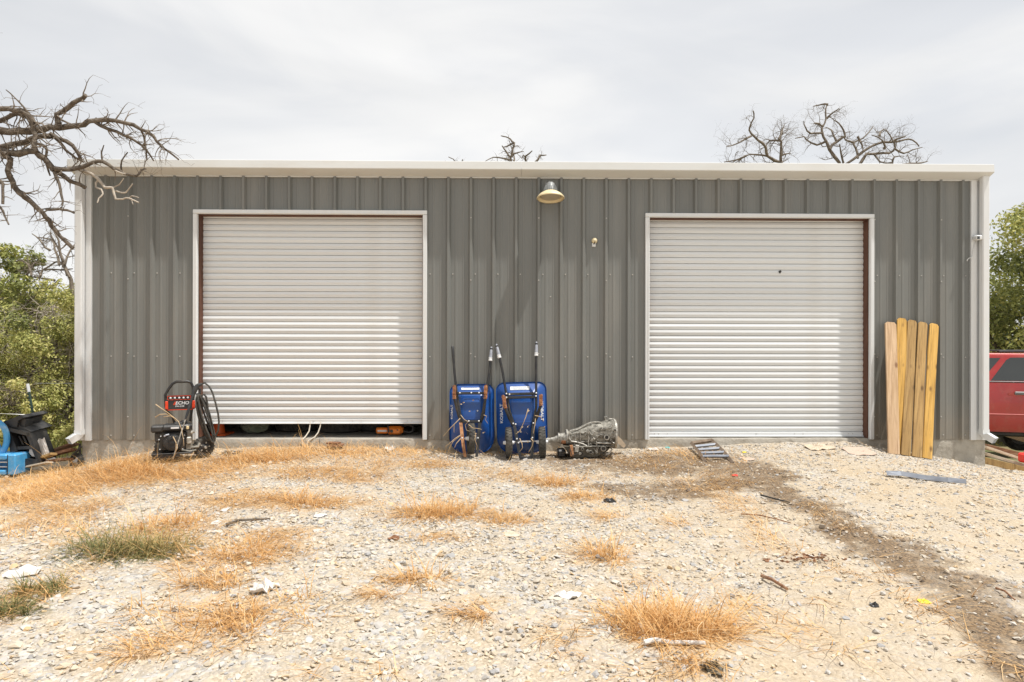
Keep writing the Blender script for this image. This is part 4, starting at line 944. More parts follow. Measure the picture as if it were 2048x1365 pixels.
part('starter_grip', 'grip', lambda q: q.tube([(-.15, -.29, .30), (-.13, -.30, .315), (-.10, -.29, .32)], .011, 8), en)
part('tank_label', 'sticker', lambda q: (q.box((-.035, -.2915, .398), (.09, .003, .02)), q.box((.075, -.2905, .425), (.07, .003, .006))))
part('fuel_valve', 'cream', lambda q: (q.box((.105, -.285, .395), (.032, .03, .04), None, .006)))
part('muffler', 'alu_light', lambda q: (q.box((.12, -.26, .235), (.055, .08, .085), None, .01), q.lathe([(.022, 0), (.02, .04)], 10, Matrix.Translation((.14, -.24, .325)) @ Matrix.Rotation(R(70), 4, 'Y'))))
part('pump', 'alu', lambda q: (q.box((.09, -.20, .15), (.12, .1, .09), None, .015), q.tube([(.15, -.25, .14), (.22, -.27, .15), (.24, -.25, .19)], .018, 8), q.tube([(.04, -.27, .12), (.13, -.29, .10), (.2, -.27, .11)], .012, 8)))
part('base_plate', 'black', lambda q: (q.box((-.06, -.17, .085), (.46, .30, .02), None, .004), q.box((-.12, -.31, .065), (.28, .02, .055), None, .006)))
part('foot', 'black', lambda q: (q.tube([(-.27, -.28, .09), (-.275, -.30, .02), (-.02, -.30, .015), (.02, -.28, .09)], .013, 8)))
part('engine_bolts', 'sticker', lambda q: [q.lathe([(.008, 0), (.006, .006)], 6, Matrix.Translation((a, -.262, b2)) @ Matrix.Rotation(R(90), 4, 'X')) for a, b2 in ((-.19, .30), (-.21, .26), (.03, .32), (.07, .30), (-.2, .14), (.06, .26), (.05, .13))], en)['kind'] = 'stuff'
for (c_, sp) in (((.285, -.17, .13), 62), ((-.16, .14, .125), 62)):
    T_ = Matrix.Translation(c_) @ Matrix.Rotation(R(-sp), 4, 'Z') @ Matrix.Rotation(R(90), 4, 'Y')
    wb = part('wheel', 'black_plastic', lambda q: q.lathe([(.02, -.045), (.05, -.03), (.08, -.03), (.08, .028), (.05, .03), (.03, .05), (.012, .055)], 20, T_))
    part('tyre', 'rubber', lambda q: q.lathe([(.08, -.036), (.10, -.042), (.12, -.036), (.125, 0), (.12, .036), (.10, .042), (.08, .036)], 30, T_, cap=False), wb)
    part('tyre_lugs', 'rubber', lambda q: [(lambda m_: q.box(m_.translation, (.012, .016, .07), m_.to_3x3()))(T_ @ Matrix.Rotation(2 * math.pi * k / 20, 4, 'Z') @ Matrix.Translation((.124, 0, 0))) for k in range(20)], wb)['kind'] = 'stuff'
    part('axle_cap', 'alu_light', lambda q: q.lathe([(.022, .05), (.016, .062)], 12, T_), wb)
    for a in (.4, 1.66, 2.9, 4.2, 5.4):
        m_ = T_ @ Matrix.Rotation(a, 4, 'Z') @ Matrix.Translation((.048, 0, .034)); part('wheel_spoke', 'alu_light', lambda q: q.box(m_.translation, (.035, .014, .004), m_.to_3x3()), wb)
def zp(a, b2, y_): return ((a - 500) / 1010, y_, (1190 - b2) / 1010)
part('spray_wand', 'alu_light', lambda q: q.tube([zp(450, 1150, -.40), zp(520, 900, -.36), zp(590, 660, -.30)], .0075, 8))
part('wand_grip', 'black_plastic', lambda q: q.tube([zp(580, 690, -.305), zp(600, 625, -.29), zp(650, 450, -.20), zp(680, 350, -.16)], [.011, .016, .016, .02], 10))
part('spray_gun', 'black_plastic', lambda q: (q.tube([zp(665, 400, -.17), zp(690, 320, -.16), zp(720, 275, -.15)], [.022, .034, .026], 10), q.tube([zp(700, 310, -.15), zp(745, 330, -.14), zp(745, 380, -.14), zp(700, 395, -.15)], .014, 8), q.tube([zp(720, 280, -.15), zp(765, 262, -.14)], [.028, .016], 10)))
part('hose', 'rubber', lambda q: q.tube([zp(*p) for p in ((760, 265, -.14), (800, 248, -.16), (850, 290, -.2), (890, 370, -.24), (925, 500, -.27), (955, 640, -.28), (965, 740, -.28), (955, 850, -.27), (930, 915, -.25), (900, 905, -.22), (850, 800, -.2), (810, 690, -.2), (770, 560, -.2), (752, 470, -.2), (765, 405, -.2), (790, 392, -.2), (815, 420, -.2), (832, 520, -.2), (840, 680, -.2))], .0115, 8, True))
def loop_pts(ax_, az, r1, r2, tl, y0, t0=0, t1=6.4): return [((ax_ - 500) / 1010 + (r1 * math.cos(t_) * math.cos(tl) - r2 * math.sin(t_) * math.sin(tl)), y0 + .02 * math.sin(t_), (1190 - az) / 1010 + (r1 * math.cos(t_) * math.sin(tl) + r2 * math.sin(t_) * math.cos(tl))) for t_ in np.linspace(t0, t1, 40)]
for k, (a, b2, r1, r2, tl, y0) in enumerate(((812, 700, .31, .03, -1.3, -.235), (806, 700, .30, .055, -1.27, -.215), (822, 720, .28, .042, -1.25, -.19), (800, 690, .30, .065, -1.32, -.17))):
    part('hose', 'rubber', lambda q: q.tube(loop_pts(a, b2, r1, r2, tl, y0), .0115, 8))
vine('dry_vine', 'dry weed stalks lying over the engine of the pressure washer', [[(280 + a / 6.5, 720 + b2 / 6.5) for a, b2 in pts] for pts in ([(205, 580), (260, 620), (350, 680), (430, 740), (500, 800), (540, 900), (565, 1040), (570, 1120)], [(200, 745), (260, 710), (340, 705), (420, 735), (470, 800)], [(310, 740), (400, 730), (440, 755)], [(430, 1000), (470, 1080), (460, 1200), (420, 1320)], [(480, 1100), (485, 1150), (440, 1250)])], -.95, .006, 'dry_vine')
# ------------------------------------------------------------------ gearbox
x = W(1174.7, 900, -.42).x; tz = gzf(x, -.42)
gb = thing('gearbox', 'greasy cast aluminium vehicle gearbox lying on the gravel right of the wheelbarrows', 'gearbox', (x, -.42, tz))
def gp_(name, m_, fn, parent=None, smooth=35):
    q = MB(); fn(q); return q.build(name, M[m_], parent or gb, smooth=smooth, local=True)
def zg(a, b2): return ((a - 900) / 1830, (1030 - b2) / 1830)
def ringx(a, zt, zb, ry, n=16, sq=.7):
    x_, z_t = zg(a, zt); _, z_b = zg(a, zb); zc, rz = (z_t + z_b) / 2, (z_t - z_b) / 2
    P = []
    for k in range(n):
        t_ = 2 * math.pi * k / n; c_, s_ = math.cos(t_), math.sin(t_)
        P.append(Vector((x_, ry * math.copysign(abs(c_) ** sq, c_), zc + rz * math.copysign(abs(s_) ** sq, s_))))
    return P
case = gp_('main_case', 'alu', lambda q: q.loft([ringx(425, 445, 720, .11), ringx(520, 410, 735, .135), ringx(700, 350, 740, .15), ringx(850, 270, 750, .16), ringx(1000, 215, 760, .165), ringx(1150, 200, 770, .17), ringx(1250, 215, 780, .175)]))
gp_('bell_housing', 'alu', lambda q: q.loft([ringx(1240, 215, 790, .18), ringx(1330, 190, 800, .2), ringx(1450, 160, 810, .225), ringx(1500, 150, 815, .23)], cap=True))
gp_('bell_flange', 'alu_light', lambda q: q.loft([ringx(1500, 135, 830, .24), ringx(1545, 135, 830, .24)]))
gp_('tail_housing', 'alu_light', lambda q: q.loft([ringx(20, 590, 690, .028), ringx(110, 570, 700, .032), ringx(190, 530, 705, .045), ringx(205, 475, 715, .062), ringx(235, 475, 715, .062), ringx(250, 500, 700, .055)]))
gp_('output_shaft', 'alu_light', lambda q: q.loft([ringx(-170, 620, 665, .012), ringx(-165, 605, 680, .02), ringx(-60, 605, 680, .02), ringx(-55, 590, 690, .027), ringx(25, 590, 690, .027)]))
gp_('rear_section', 'alu_light', lambda q: q.loft([ringx(245, 490, 720, .08), ringx(385, 470, 730, .1), ringx(390, 395, 735, .115), ringx(430, 395, 735, .118)]))
gp_('rear_band', 'rust', lambda q: q.loft([ringx(270, 600, 725, .085), ringx(370, 595, 735, .104)]))
pan = gp_('oil_pan', 'oily', lambda q: q.loft([[Vector((zg(a, 0)[0], y_, zg(0, b2)[1])) for a, b2 in pts] for y_, pts in ((-.17, ((300, 735), (470, 1000), (560, 1020), (1120, 985), (1330, 850), (1400, 770))), (-.19, ((320, 745), (480, 985), (570, 1005), (1110, 970), (1310, 850), (1380, 780))), (.17, ((300, 735), (470, 1000), (560, 1020), (1120, 985), (1330, 850), (1400, 770))))], cap=True))
gp_('pan_flange', 'alu', lambda q: q.box((.045, 0, zg(0, 745)[1]), (.56, .385, .014), Matrix.Rotation(R(-1.5), 3, 'Y'), .003))
def yface(a): return -float(np.interp(a, [425, 700, 1000, 1250, 1500], [.115, .152, .167, .18, .235]))
rib_ = lambda q, pts, r_=.006: q.tube([(zg(a, b2)[0], yface(a) - .004, zg(a, b2)[1]) for a, b2 in pts], r_, 6)
for pts, w_ in (([(500, 640), (870, 640)], .006), ([(885, 370), (885, 640), (885, 760)], .008), ([(905, 400), (1030, 590)], .006), ([(1030, 410), (905, 600)], .006), ([(900, 560), (1060, 560)], .006), ([(1070, 620), (1090, 900)], .008), ([(700, 380), (700, 640)], .006), ([(570, 430), (590, 620)], .006),
                ([(455, 420), (440, 560), (500, 640), (600, 650), (760, 690), (850, 740)], .011), ([(1090, 665), (1400, 665)], .010), ([(1170, 350), (1300, 330), (1400, 300)], .008), ([(960, 740), (1080, 880)], .007), ([(560, 440), (830, 430)], .006), ([(1100, 500), (1230, 480)], .006), ([(1390, 550), (1480, 500), (1480, 380)], .007), ([(1390, 550), (1400, 610), (1470, 660)], .007), ([(1380, 400), (1440, 230)], .008), ([(1150, 300), (1340, 300)], .006)):
    gp_('casting_rib', 'alu_light', lambda q: rib_(q, pts, w_), case)
rg = np.random.default_rng(4)
for k in range(46):
    a, b2 = rg.uniform(460, 1480), rg.uniform(280, 930)
    if b2 < np.interp(a, [460, 850, 1150, 1480], [450, 310, 250, 240]): continue
    r1 = rg.uniform(.006, .02); x_, z_ = zg(a, b2); yy = yface(a) if b2 < 745 else -.185
    gp_('boss', rg.choice(['alu_light', 'alu', 'oily']), lambda q: q.lathe([(r1, -.01), (r1, .010), (r1 * .7, .013), (r1 * .65, .006), (.001, .006)], 10, Matrix.Translation((x_, yy, z_)) @ Matrix.Rotation(R(90), 4, 'X')), case)
for a, b2, r1 in ((1225, 790, .036), (1300, 530, .034), (930, 870, .024), (740, 800, .02), (935, 705, .016), (1480, 350, .018)):
    x_, z_ = zg(a, b2); yy = yface(a) - .01 if b2 < 745 else -.198
    gp_('port', 'alu' if b2 > 600 else 'alu_light', lambda q: q.lathe([(r1, -.02), (r1, .012), (r1 * .72, .014), (r1 * .62, -.01), (.001, -.012)], 18, Matrix.Translation((x_, yy, z_)) @ Matrix.Rotation(R(90), 4, 'X')), case)
    gp_('port_bore', 'black', lambda q: q.lathe([(r1 * .6, 0), (r1 * .58, .004)], 16, Matrix.Translation((x_, yy - .006, z_)) @ Matrix.Rotation(R(90), 4, 'X')), case)
gp_('cooler_line', 'alu_light', lambda q: q.tube([(zg(a, b2)[0], -.10, zg(a, b2)[1]) for a, b2 in ((480, 400), (640, 370), (780, 300), (900, 230), (1020, 195), (1150, 205), (1200, 215))], .009, 8))
gp_('cooler_line', 'alu_light', lambda q: q.tube([(zg(a, b2)[0], -.165, zg(a, b2)[1]) for a, b2 in ((1150, 350), (1250, 345), (1380, 320), (1440, 250))], .008, 8))
gp_('shift_lever', 'alu_light', lambda q: (q.tube([(zg(a, b2)[0], -.05, zg(a, b2)[1]) for a, b2 in ((1330, 200), (1315, 140), (1290, 80))], .008, 8), q.box((zg(1440, 150)[0], -.02, zg(1440, 145)[1]), (.05, .04, .02), None, .004)))
gp_('wiring', 'black_plastic', lambda q: (q.tube([(zg(a, b2)[0], yface(a) - .02, zg(a, b2)[1]) for a, b2 in ((560, 780), (640, 880), (700, 860), (760, 920), (700, 960))], .006, 6), q.tube([(zg(a, b2)[0], -.20, zg(a, b2)[1]) for a, b2 in ((430, 700), (470, 850), (500, 950), (650, 900))], .006, 6)))
gp_('valve_plate', 'rust_light', lambda q: q.box((zg(490, 830)[0], -.188, zg(0, 840)[1]), (.045, .02, .14), Matrix.Rotation(R(-8), 3, 'Y'), .004))
gp_('valve_plate', 'alu_light', lambda q: q.box((zg(610, 780)[0], -.188, zg(0, 790)[1]), (.05, .02, .09), Matrix.Rotation(R(10), 3, 'Y'), .004))
gp_('rear_mount', 'black', lambda q: q.box((zg(280, 920)[0], .0, .05), (.11, .2, .1), None, .02))
gp_('bell_lug', 'alu_light', lambda q: q.tube([(zg(1430, 800)[0], -.2, zg(0, 800)[1]), (zg(1340, 930)[0], -.2, zg(0, 930)[1])], .010, 6))
# broken slab leaning on the gearbox
q = MB(); p = W(1222, 865, -.33); 
q.loft([[Vector((p.x + a, -.33 + y_, p.z + z_)) for a, z_ in ((-.02, .0), (0.01, .035), (.13, -.085), (.185, -.16), (.16, -.20), (.06, -.12))] for y_ in (-.06, .07)]); o = q.build('broken_slab', M['palewood'], None, smooth=0)
tag(o, 'porous tan slab piece leaning against the wide end of the gearbox', 'slab')
# ------------------------------------------------------------------ rusty ladder frame half buried
a, b_, c_, d_ = W(1383, 887, -.12), W(1424, 881, -.09), G(1467, 927), G(1412, 924)
for p in (c_, d_): p.z += .03
lad = thing('ladder_frame', 'short rusty steel ladder lying half buried in dark soil below the right roller door', 'ladder', (a + c_) / 2)
for p, q_ in ((a, d_), (b_, c_)):
    q = MB(); q.tube([p + Vector((0, 0, .0)), p.lerp(q_, .6), q_ - Vector((0, 0, .04))], .026, 4); q.build('rail', M['ladder'], lad, smooth=0)
q = MB(); q.tube([a, b_], .026, 4); q.build('end_bar', M['ladder'], lad, smooth=0)
for t_ in (.22, .42, .62, .8):
    q = MB(); q.tube([a.lerp(d_, t_), b_.lerp(c_, t_)], .02, 4); q.build('rung', M['grey_sheet'], lad, smooth=0)
# ------------------------------------------------------------------ scraps lying in the yard
def scrap(name, lab, cat, px, py, wpx, hpx, m_, seed, crumple=.4, th=.004, rz=0, rag=.3, group=None):
    """a ragged, crumpled sheet lying on the ground"""
    c = G(px, py); r_ = np.random.default_rng(seed); s_ = (c - CAM).y / F * .82
    w_ = wpx * s_; d_ = hpx * s_ * (c - CAM).length / max(.4, CAM.z - c.z)
    d_ = min(d_, w_ * 1.2); n, k = 7, 18
    q = MB(); rad = r_.uniform(-1, 1, k); rad = 1 + rag * (rad + np.roll(rad, 1) + np.roll(rad, 2)) / 1.8
    V = [Vector((0, 0, .008 + crumple * .02))]
    for i in range(1, n):
        for j in range(k):
            f_ = i / (n - 1) * rad[j]; a_ = 2 * math.pi * j / k
            x_, y_ = .5 * w_ * f_ * math.copysign(abs(math.cos(a_)) ** .7, math.cos(a_)), .5 * d_ * f_ * math.copysign(abs(math.sin(a_)) ** .7, math.sin(a_))
            V.append(Vector((x_, y_, .006 + abs(r_.normal(0, crumple * .045 * min(1, w_ * 3))))))
    ca, sa = math.cos(rz), math.sin(rz)
    top = [Vector((c.x + v.x * ca - v.y * sa, c.y + v.x * sa + v.y * ca, v.z + gzf(c.x + v.x * ca - v.y * sa, min(-.02, c.y + v.x * sa + v.y * ca)))) for v in V]
    bot = [v - Vector((0, 0, th)) for v in top]; N_ = len(V)
    fs = [(0, 1 + j, 1 + (j + 1) % k) for j in range(k)] + [(1 + (i - 1) * k + j, 1 + i * k + j, 1 + i * k + (j + 1) % k, 1 + (i - 1) * k + (j + 1) % k) for i in range(1, n - 1) for j in range(k)]
    q.v = [tuple(v) for v in top + bot]; e = 1 + (n - 2) * k
    q.f = fs + [tuple(N_ + i for i in reversed(f)) for f in fs] + [(e + j, e + (j + 1) % k, N_ + e + (j + 1) % k, N_ + e + j) for j in range(k)]
    o = q.build(name, m_, None, smooth=25); return tag(o, lab, cat, group)
Sy = mat('yellow_scrap', (.75, .58, .05), None, 8, .6); Sc = mat('cyan_scrap', (.06, .45, .48), None, 8, .5); Sr = mat('red_scrap', (.7, .05, .04), None, 8, .6)
Sp = mat('pink_card', (.50, .37, .29), (.58, .45, .36), 8, .8, 0, .3, 20, (1, 1, 1), (.36, .28, .2), 8, .6)
scrap('rag', 'crumpled white rag beside the reddish grass clump on the left', 'rag', 528, 1183, 62, 26, M['cloth'], 1, .9)
scrap('paper_sheet', 'flat white sheet scrap at the left edge of the gravel', 'paper', 45, 1150, 80, 18, M['cloth'], 2, .5)
scrap('paper_scrap', 'white paper scrap in the grass under the right end of the left roller door', 'paper', 780, 898, 30, 14, M['cloth'], 3, .8)
scrap('paper_scrap', 'torn white paper in the open gravel below the middle of the yard', 'paper', 1135, 1192, 50, 16, M['cloth'], 4, .5, rz=-.3)
scrap('paper_scrap', 'small white paper scrap behind the green tuft, nearest to it', 'paper', 450, 1022, 18, 9, M['cloth'], 5, .6)
scrap('paper_scrap', 'small white scrap right of the green tuft', 'paper', 432, 1047, 26, 8, M['cloth'], 6, .3)
scrap('paper_scrap', 'narrow white strip right of the green tuft, the lower of two scraps', 'paper', 428, 1066, 30, 5, M['cloth'], 7, .2)
scrap('paper_scrap', 'crumpled white paper in the dry grass at the left edge of the yard', 'paper', 38, 991, 24, 14, M['cloth'], 8, .8)
scrap('paper_scrap', 'white paper scrap caught above the crumpled rag', 'paper', 460, 1140, 28, 14, M['cloth'], 9, .7)
scrap('paper_scrap', 'white scrap on the dark soil left of the rusty ladder', 'paper', 1307, 901, 20, 8, M['cloth'], 10, .6)
scrap('paper_scrap', 'pale scrap on the gravel left of the yard centre, below the left door', 'paper', 642, 1034, 28, 8, M['cloth'], 31, .4)
scrap('plastic_scrap', 'tiny cyan plastic scrap left of the rusty ladder', 'scrap', 1335, 898, 11, 5, Sc, 11, .3)
scrap('plastic_scrap', 'yellow plastic wrapper lying beside the dark tyre track', 'scrap', 1848, 1207, 26, 11, Sy, 12, .6)
scrap('plastic_scrap', 'tiny yellow scrap right of the rusty ladder', 'scrap', 1489, 903, 9, 5, Sy, 13, .4)
scrap('plastic_scrap', 'small red scrap on the dark soil below the rusty ladder', 'scrap', 1470, 951, 13, 5, Sr, 14, .4)
scrap('dark_rag', 'small dark rag on the sandy ground at the right', 'rag', 1748, 1216, 19, 8, M['black'], 15, .8)
scrap('rubber_scrap', 'curved black rubber scrap beside the small golden grass patch', 'scrap', 1219, 1003, 26, 7, M['black'], 16, .6)
scrap('rubber_scrap', 'dark leather-like scrap in the lower right gravel below the large grass clump', 'scrap', 1425, 1338, 50, 28, M['oily'], 17, .9)
scrap('cardboard', 'pinkish cardboard piece on the dirt below the rusty ladder', 'cardboard', 1495, 918, 30, 8, Sp, 18, .2)
scrap('cardboard', 'flat pinkish cardboard sheet on the dirt left of the leaning planks', 'cardboard', 1718, 905, 62, 14, Sp, 19, .2)
scrap('cardboard', 'grey cardboard sheet under the right roller door beside the pinkish one', 'cardboard', 1640, 897, 60, 16, M['palewood'], 20, .3)
scrap('cardboard', 'tan cardboard piece half covered by grass under the left roller door', 'cardboard', 712, 886, 50, 16, M['palewood'], 21, .4)
scrap('cardboard', 'tan curved board scrap in the lower left gravel', 'cardboard', 245, 1306, 56, 14, M['palewood'], 22, .15)
scrap('lid', 'round dark grey lid on the grass below the left roller door', 'lid', 460, 908, 42, 8, M['black_plastic'], 23, .1, rag=.04)
scrap('bark_piece', 'rusty brown bark chip left of the centre, in front of the spiky grass', 'bark', 790, 1078, 28, 8, M['oldwood'], 24, .5)
scrap('bark_piece', 'small dark brown bark chip beside the sandy track', 'bark', 1535, 1123, 18, 8, M['oldwood'], 25, .6)
scrap('flat_stone', 'flat pale stone at the top of the open gravel in the middle', 'stone', 1022, 1070, 40, 14, M['palewood'], 26, .2)
for k, (px_, py_) in enumerate([(1000, 945), (880, 1195), (1075, 1225), (1180, 1180)]): pass
# sticks
def stick(lab, pts, r_, m_, name='stick'):
    q = MB(); P = [G(*p) for p in pts]; n = len(P); q.tube([p + Vector((0, 0, r_ * .9 + .012 + .01 * math.sin(i * 2))) for i, p in enumerate(P)], [r_ * (1 - .35 * i / n) for i in range(n)], 7); return tag(q.build(name, M[m_], None), lab, 'stick')
stick('thick white stick in front of the large tangled grass clump', [(1288, 1296), (1310, 1293), (1340, 1291), (1380, 1290), (1410, 1297)], .014, 'cloth')
stick('thin brown twig on the sandy ground right of the centre', [(1482, 1036), (1520, 1040), (1555, 1042), (1582, 1048)], .006, 'oldwood')
stick('short dark split stick lying on the sand right of the large grass clump', [(1523, 1160), (1545, 1171), (1575, 1186)], .012, 'oldwood')
stick('black curved strip lying along the start of the dark tyre track', [(1522, 993), (1545, 1001), (1580, 1008)], .009, 'black')
stick('thin stick in the lower right gravel beside the dark track', [(1992, 1186), (2010, 1194), (2030, 1205)], .007, 'oldwood')
stick('weathered dark stick in the gravel left of the centre', [(452, 1056), (480, 1050), (540, 1042)], .012, 'bark')
o = G(1620, 1128); r_ = np.random.default_rng(12); q = MB()
for _ in range(60): leafcard(q, o + Vector((r_.normal(0, .09), r_.normal(0, .05), r_.uniform(.01, .05))), .02, r_)
tag(q.build('dead_leaves', M['oldwood'], None, smooth=0), 'small heap of dead leaves on the sandy ground at the right', 'dead leaves', None, 'stuff')
# bent metal strip
q = MB(); P = [G(1772, 955), G(1800, 955), G(1850, 961), G(1895, 967), G(1932, 971)]
for s0, s1 in ((0, 1),):
    rg_ = []
    for i, p in enumerate(P):
        wv = (.022, .034, .03, .02, .01)[i]; zt = p.z + .03 + .008 * math.sin(i * 2)
        rg_.append([Vector((p.x, p.y - wv, zt - .01)), Vector((p.x, p.y, zt + .035)), Vector((p.x, p.y + wv, zt + .02)), Vector((p.x, p.y + wv, zt + .016)), Vector((p.x, p.y, zt + .031)), Vector((p.x, p.y - wv, zt - .014))])
    q.loft(rg_)
tag(q.build('metal_strip', M['grey_sheet'], None, smooth=0), 'long bent grey metal strip lying on the gravel at the right', 'metal strip')
# board offcut under the left door
q = MB(); p = W(668, 890, -.12); q.box((p.x + .02, -.12, gzf(p.x, -.12) + .05), (.2, .16, .02), Matrix.Rotation(.1, 3, 'Z')); q.box((p.x - .01, -.10, gzf(p.x, -.12) + .075), (.16, .12, .018), Matrix.Rotation(-.2, 3, 'Z')); tag(q.build('wood_offcut', M['oldwood'], None), 'two stacked dark wood offcuts against the slab under the left roller door', 'wood offcut')
# ------------------------------------------------------------------ left corner clutter
def Lw(px, py, Yq): return W(px, py, Yq)
toy = thing('toy_vehicle', 'light blue plastic ride-on toy cut off by the left edge', 'toy', (W(0, 940, -.25).x, -.25, gzf(W(0, 940, -.25).x, -.25)))
c = W(-12, 878, -.3)
q = MB(); q.tube([Vector((c.x + .165 * math.cos(t_), -.3, c.z + .225 * math.sin(t_))) for t_ in np.linspace(0, 2 * math.pi, 34)], .036, 12, False); q.build('roll_bar', M['toyblue'], toy)
q = MB(); q.tube([Vector((c.x - .2, -.3, c.z + .02)), Vector((c.x - .02, -.3, c.z + .10)), Vector((c.x + .09, -.3, c.z - .16))], .024, 8); q.build('steering_bar', M['toyblue'], toy)
a = W(36, 908, -.4); b_ = W(36, 950, -.4); hh = a.z - b_.z
q = MB()
for c_, s_ in (((a.x - .055, -.3, a.z - hh / 2), (.11, .30, hh)), ((a.x - .43, -.3, a.z - hh * .14), (.63, .29, hh * .28)), ((a.x - .43, -.3, b_.z + hh * .13), (.63, .29, hh * .26)), ((a.x - .43, -.2, a.z - hh / 2), (.63, .05, hh * .5))): q.box(c_, s_, None, .018)
q.build('body', M['toyblue'], toy)
for k in range(2):
    q = MB(); q.tube([(a.x - .75, -.43, a.z - hh * (.38 + .22 * k)), (a.x - .1, -.43, a.z - hh * (.38 + .22 * k))], .008, 6); q.build('bar', M['steel'], toy)
q = MB(); q.box((a.x - .095, -.452, a.z - hh / 2), (.008, .004, hh * .96)); q.build('seam', M['black'], toy)
# black car bumper standing on end
bp_ = thing('car_bumper', 'black plastic car bumper propped up beside the blue toy', 'car bumper', (W(55, 930, -.1).x, -.1, gzf(W(55, 930, -.1).x, -.1)))
def plate(name, pts, y0, y1, m_, par=bp_):
    q = MB(); P = [W(a_, b2, -.2) for a_, b2 in pts]; q.loft([[Vector((p.x, y0, p.z)) for p in P], [Vector((p.x, y1, p.z)) for p in P]]); return q.build(name, M[m_], par, smooth=0)
plate('side_frame', [(16, 852), (24, 853), (52, 932), (34, 934)], -.26, .1, 'black_plastic')
plate('side_frame', [(55, 866), (62, 864), (84, 923), (79, 926)], -.24, .1, 'black_plastic')
plate('top_frame', [(16, 852), (20, 860), (62, 870), (62, 864), (40, 858)], -.28, .1, 'black_plastic')
plate('mid_frame', [(33, 893), (36, 899), (74, 897), (72, 891)], -.25, .1, 'black_plastic')
plate('bottom_frame', [(44, 918), (49, 933), (82, 927), (80, 919), (60, 916)], -.27, .1, 'black_plastic')
plate('grille_back', [(22, 858), (60, 868), (82, 922), (46, 930)], -.1, -.06, 'grey_sheet' if 0 else 'black_plastic')
for k in range(3): plate('grille_fin', [(36 + 8 * k, 872), (40 + 8 * k, 873), (48 + 8 * k, 890), (44 + 8 * k, 889)], -.2, -.11, 'black')
q = MB()
r0 = [W(a_, b2, -.24) for a_, b2 in ((4, 846), (22, 838), (40, 831), (47, 836), (36, 842), (34, 855), (16, 853))]; r1 = [Vector((p.x + .04, .18, p.z + .02)) for p in r0]
q.loft([r0, r1]); q.build('corner_wrap', M['black_plastic'], bp_, smooth=0)
q = MB(); r0 = [W(a_, b2, -.22) for a_, b2 in ((16, 853), (36, 848), (40, 852), (62, 864), (42, 862))]; r1 = [Vector((p.x + .02, .18, p.z + .03)) for p in r0]; q.loft([r0, r1]); q.build('upper_lip', M['black_plastic'], bp_, smooth=0)
plate('fog_light_panel', [(36, 838), (46, 834), (52, 840), (48, 862), (40, 858)], -.2, -.05, 'black')
q = MB(); r0 = [W(a_, b2, -.215) for a_, b2 in ((59, 899), (71, 898), (76, 915), (64, 913), (58, 906))]; q.loft([[p for p in r0], [p + Vector((0, .005, 0)) for p in r0]]); tag(q.build('paper_scrap', M['cloth'], None, smooth=0), 'torn white paper stuck in the grille of the black bumper', 'paper')
q = MB(); rows = []
for i, (l, r2) in enumerate((((71, 882), (88, 878)), ((75, 893), (93, 890)), ((80, 905), (97, 902)), ((83, 916), (101, 914)))):
    row = []
    for j in range(6):
        f_ = j / 5; p = W(l[0] + (r2[0] - l[0]) * f_, l[1] + (r2[1] - l[1]) * f_ + (3 * math.sin(j * 2.3) if i == 0 else 0), -.16 + .02 * math.sin(j + i)); row.append(p)
    rows.append(row + [p + Vector((0, .006, 0)) for p in row[::-1]])
q.loft(rows); tag(q.build('paper_sheet', M['cloth'], None, smooth=0), 'stiff white sheet leaning on the right of the black bumper', 'paper')
# t post with white top
p0 = W(76, 884, .9); p1 = W(55, 768, .9); ax_ = (p1 - p0)
tp = thing('fence_post', 'thin dark green steel post with a white tip, leaning left in front of the bushes', 'fence post', (p0.x, .9, gzf(p0.x, .9)))
q = MB(); p0b = p0 - ax_ * .5; q.tube([p0b, p0 + ax_ * .86], .02, 4)
for k in range(14): q.box(p0 + ax_ * (.05 + .06 * k) + Vector((0, -.024, 0)), (.03, .014, .014))
q.build('post_shaft', M['post'], tp, smooth=0)
q = MB(); q.tube([p0 + ax_ * .86, p0 + ax_ * 1.0], .021, 6); q.build('white_tip', M['sticker'], tp, smooth=0)
q = MB(); q.tube([W(63, 829, .89), W(45, 829.5, .8), W(10, 828, .7), W(-60, 826, .6)], .003, 4); q.tube([W(70, 767, .95), W(100, 767, 1.2), W(160, 768, 1.6)], .003, 4); tag(q.build('fence_wire', M['steel'], tp), None)
# boards and sticks on the ground left of the slab
def board(lab, a_, b2, Yq, wd, th, m_, rx=0.2, name='board'):
    p, q_ = W(*a_, Yq), W(*b2, Yq - .12); q = MB(); d_ = (q_ - p); L_ = d_.length; d_.normalize(); s_ = d_.cross(Vector((0, 0, 1))).normalized(); u_ = s_.cross(d_)
    s_ = (s_ + u_ * rx).normalized(); u_ = s_.cross(d_); q.box((p + q_) / 2, (L_, wd, th), Matrix((d_, s_, u_)).transposed(), .003); return tag(q.build(name, M[m_], None, smooth=0), lab, 'board')
board('rust brown board lying between the black bumper and the slab corner, rearmost', (92, 909), (150, 888), .35, .14, .03, 'oldwood')
board('dark brown board crossing in front of the rearmost one left of the slab', (84, 916), (148, 899), .1, .10, .035, 'oldwood')
board('narrow brown slat lying lowest in the pile left of the slab', (60, 926), (140, 918), -.02, .12, .03, 'oldwood')
board('short tan slat under the white sheet at the left', (70, 921), (108, 908), -.1, .09, .03, 'wood_brown')
board('pale wooden stake lying below the black bumper', (48, 936), (100, 925), -.2, .1, .02, 'palewood')
q = MB(); q.tube([W(94, 921, -.12), W(109, 918, -.14)], .018, 8); tag(q.build('pipe_piece', M['sticker'], None), 'short white pipe piece beside the white sheet', 'pipe')
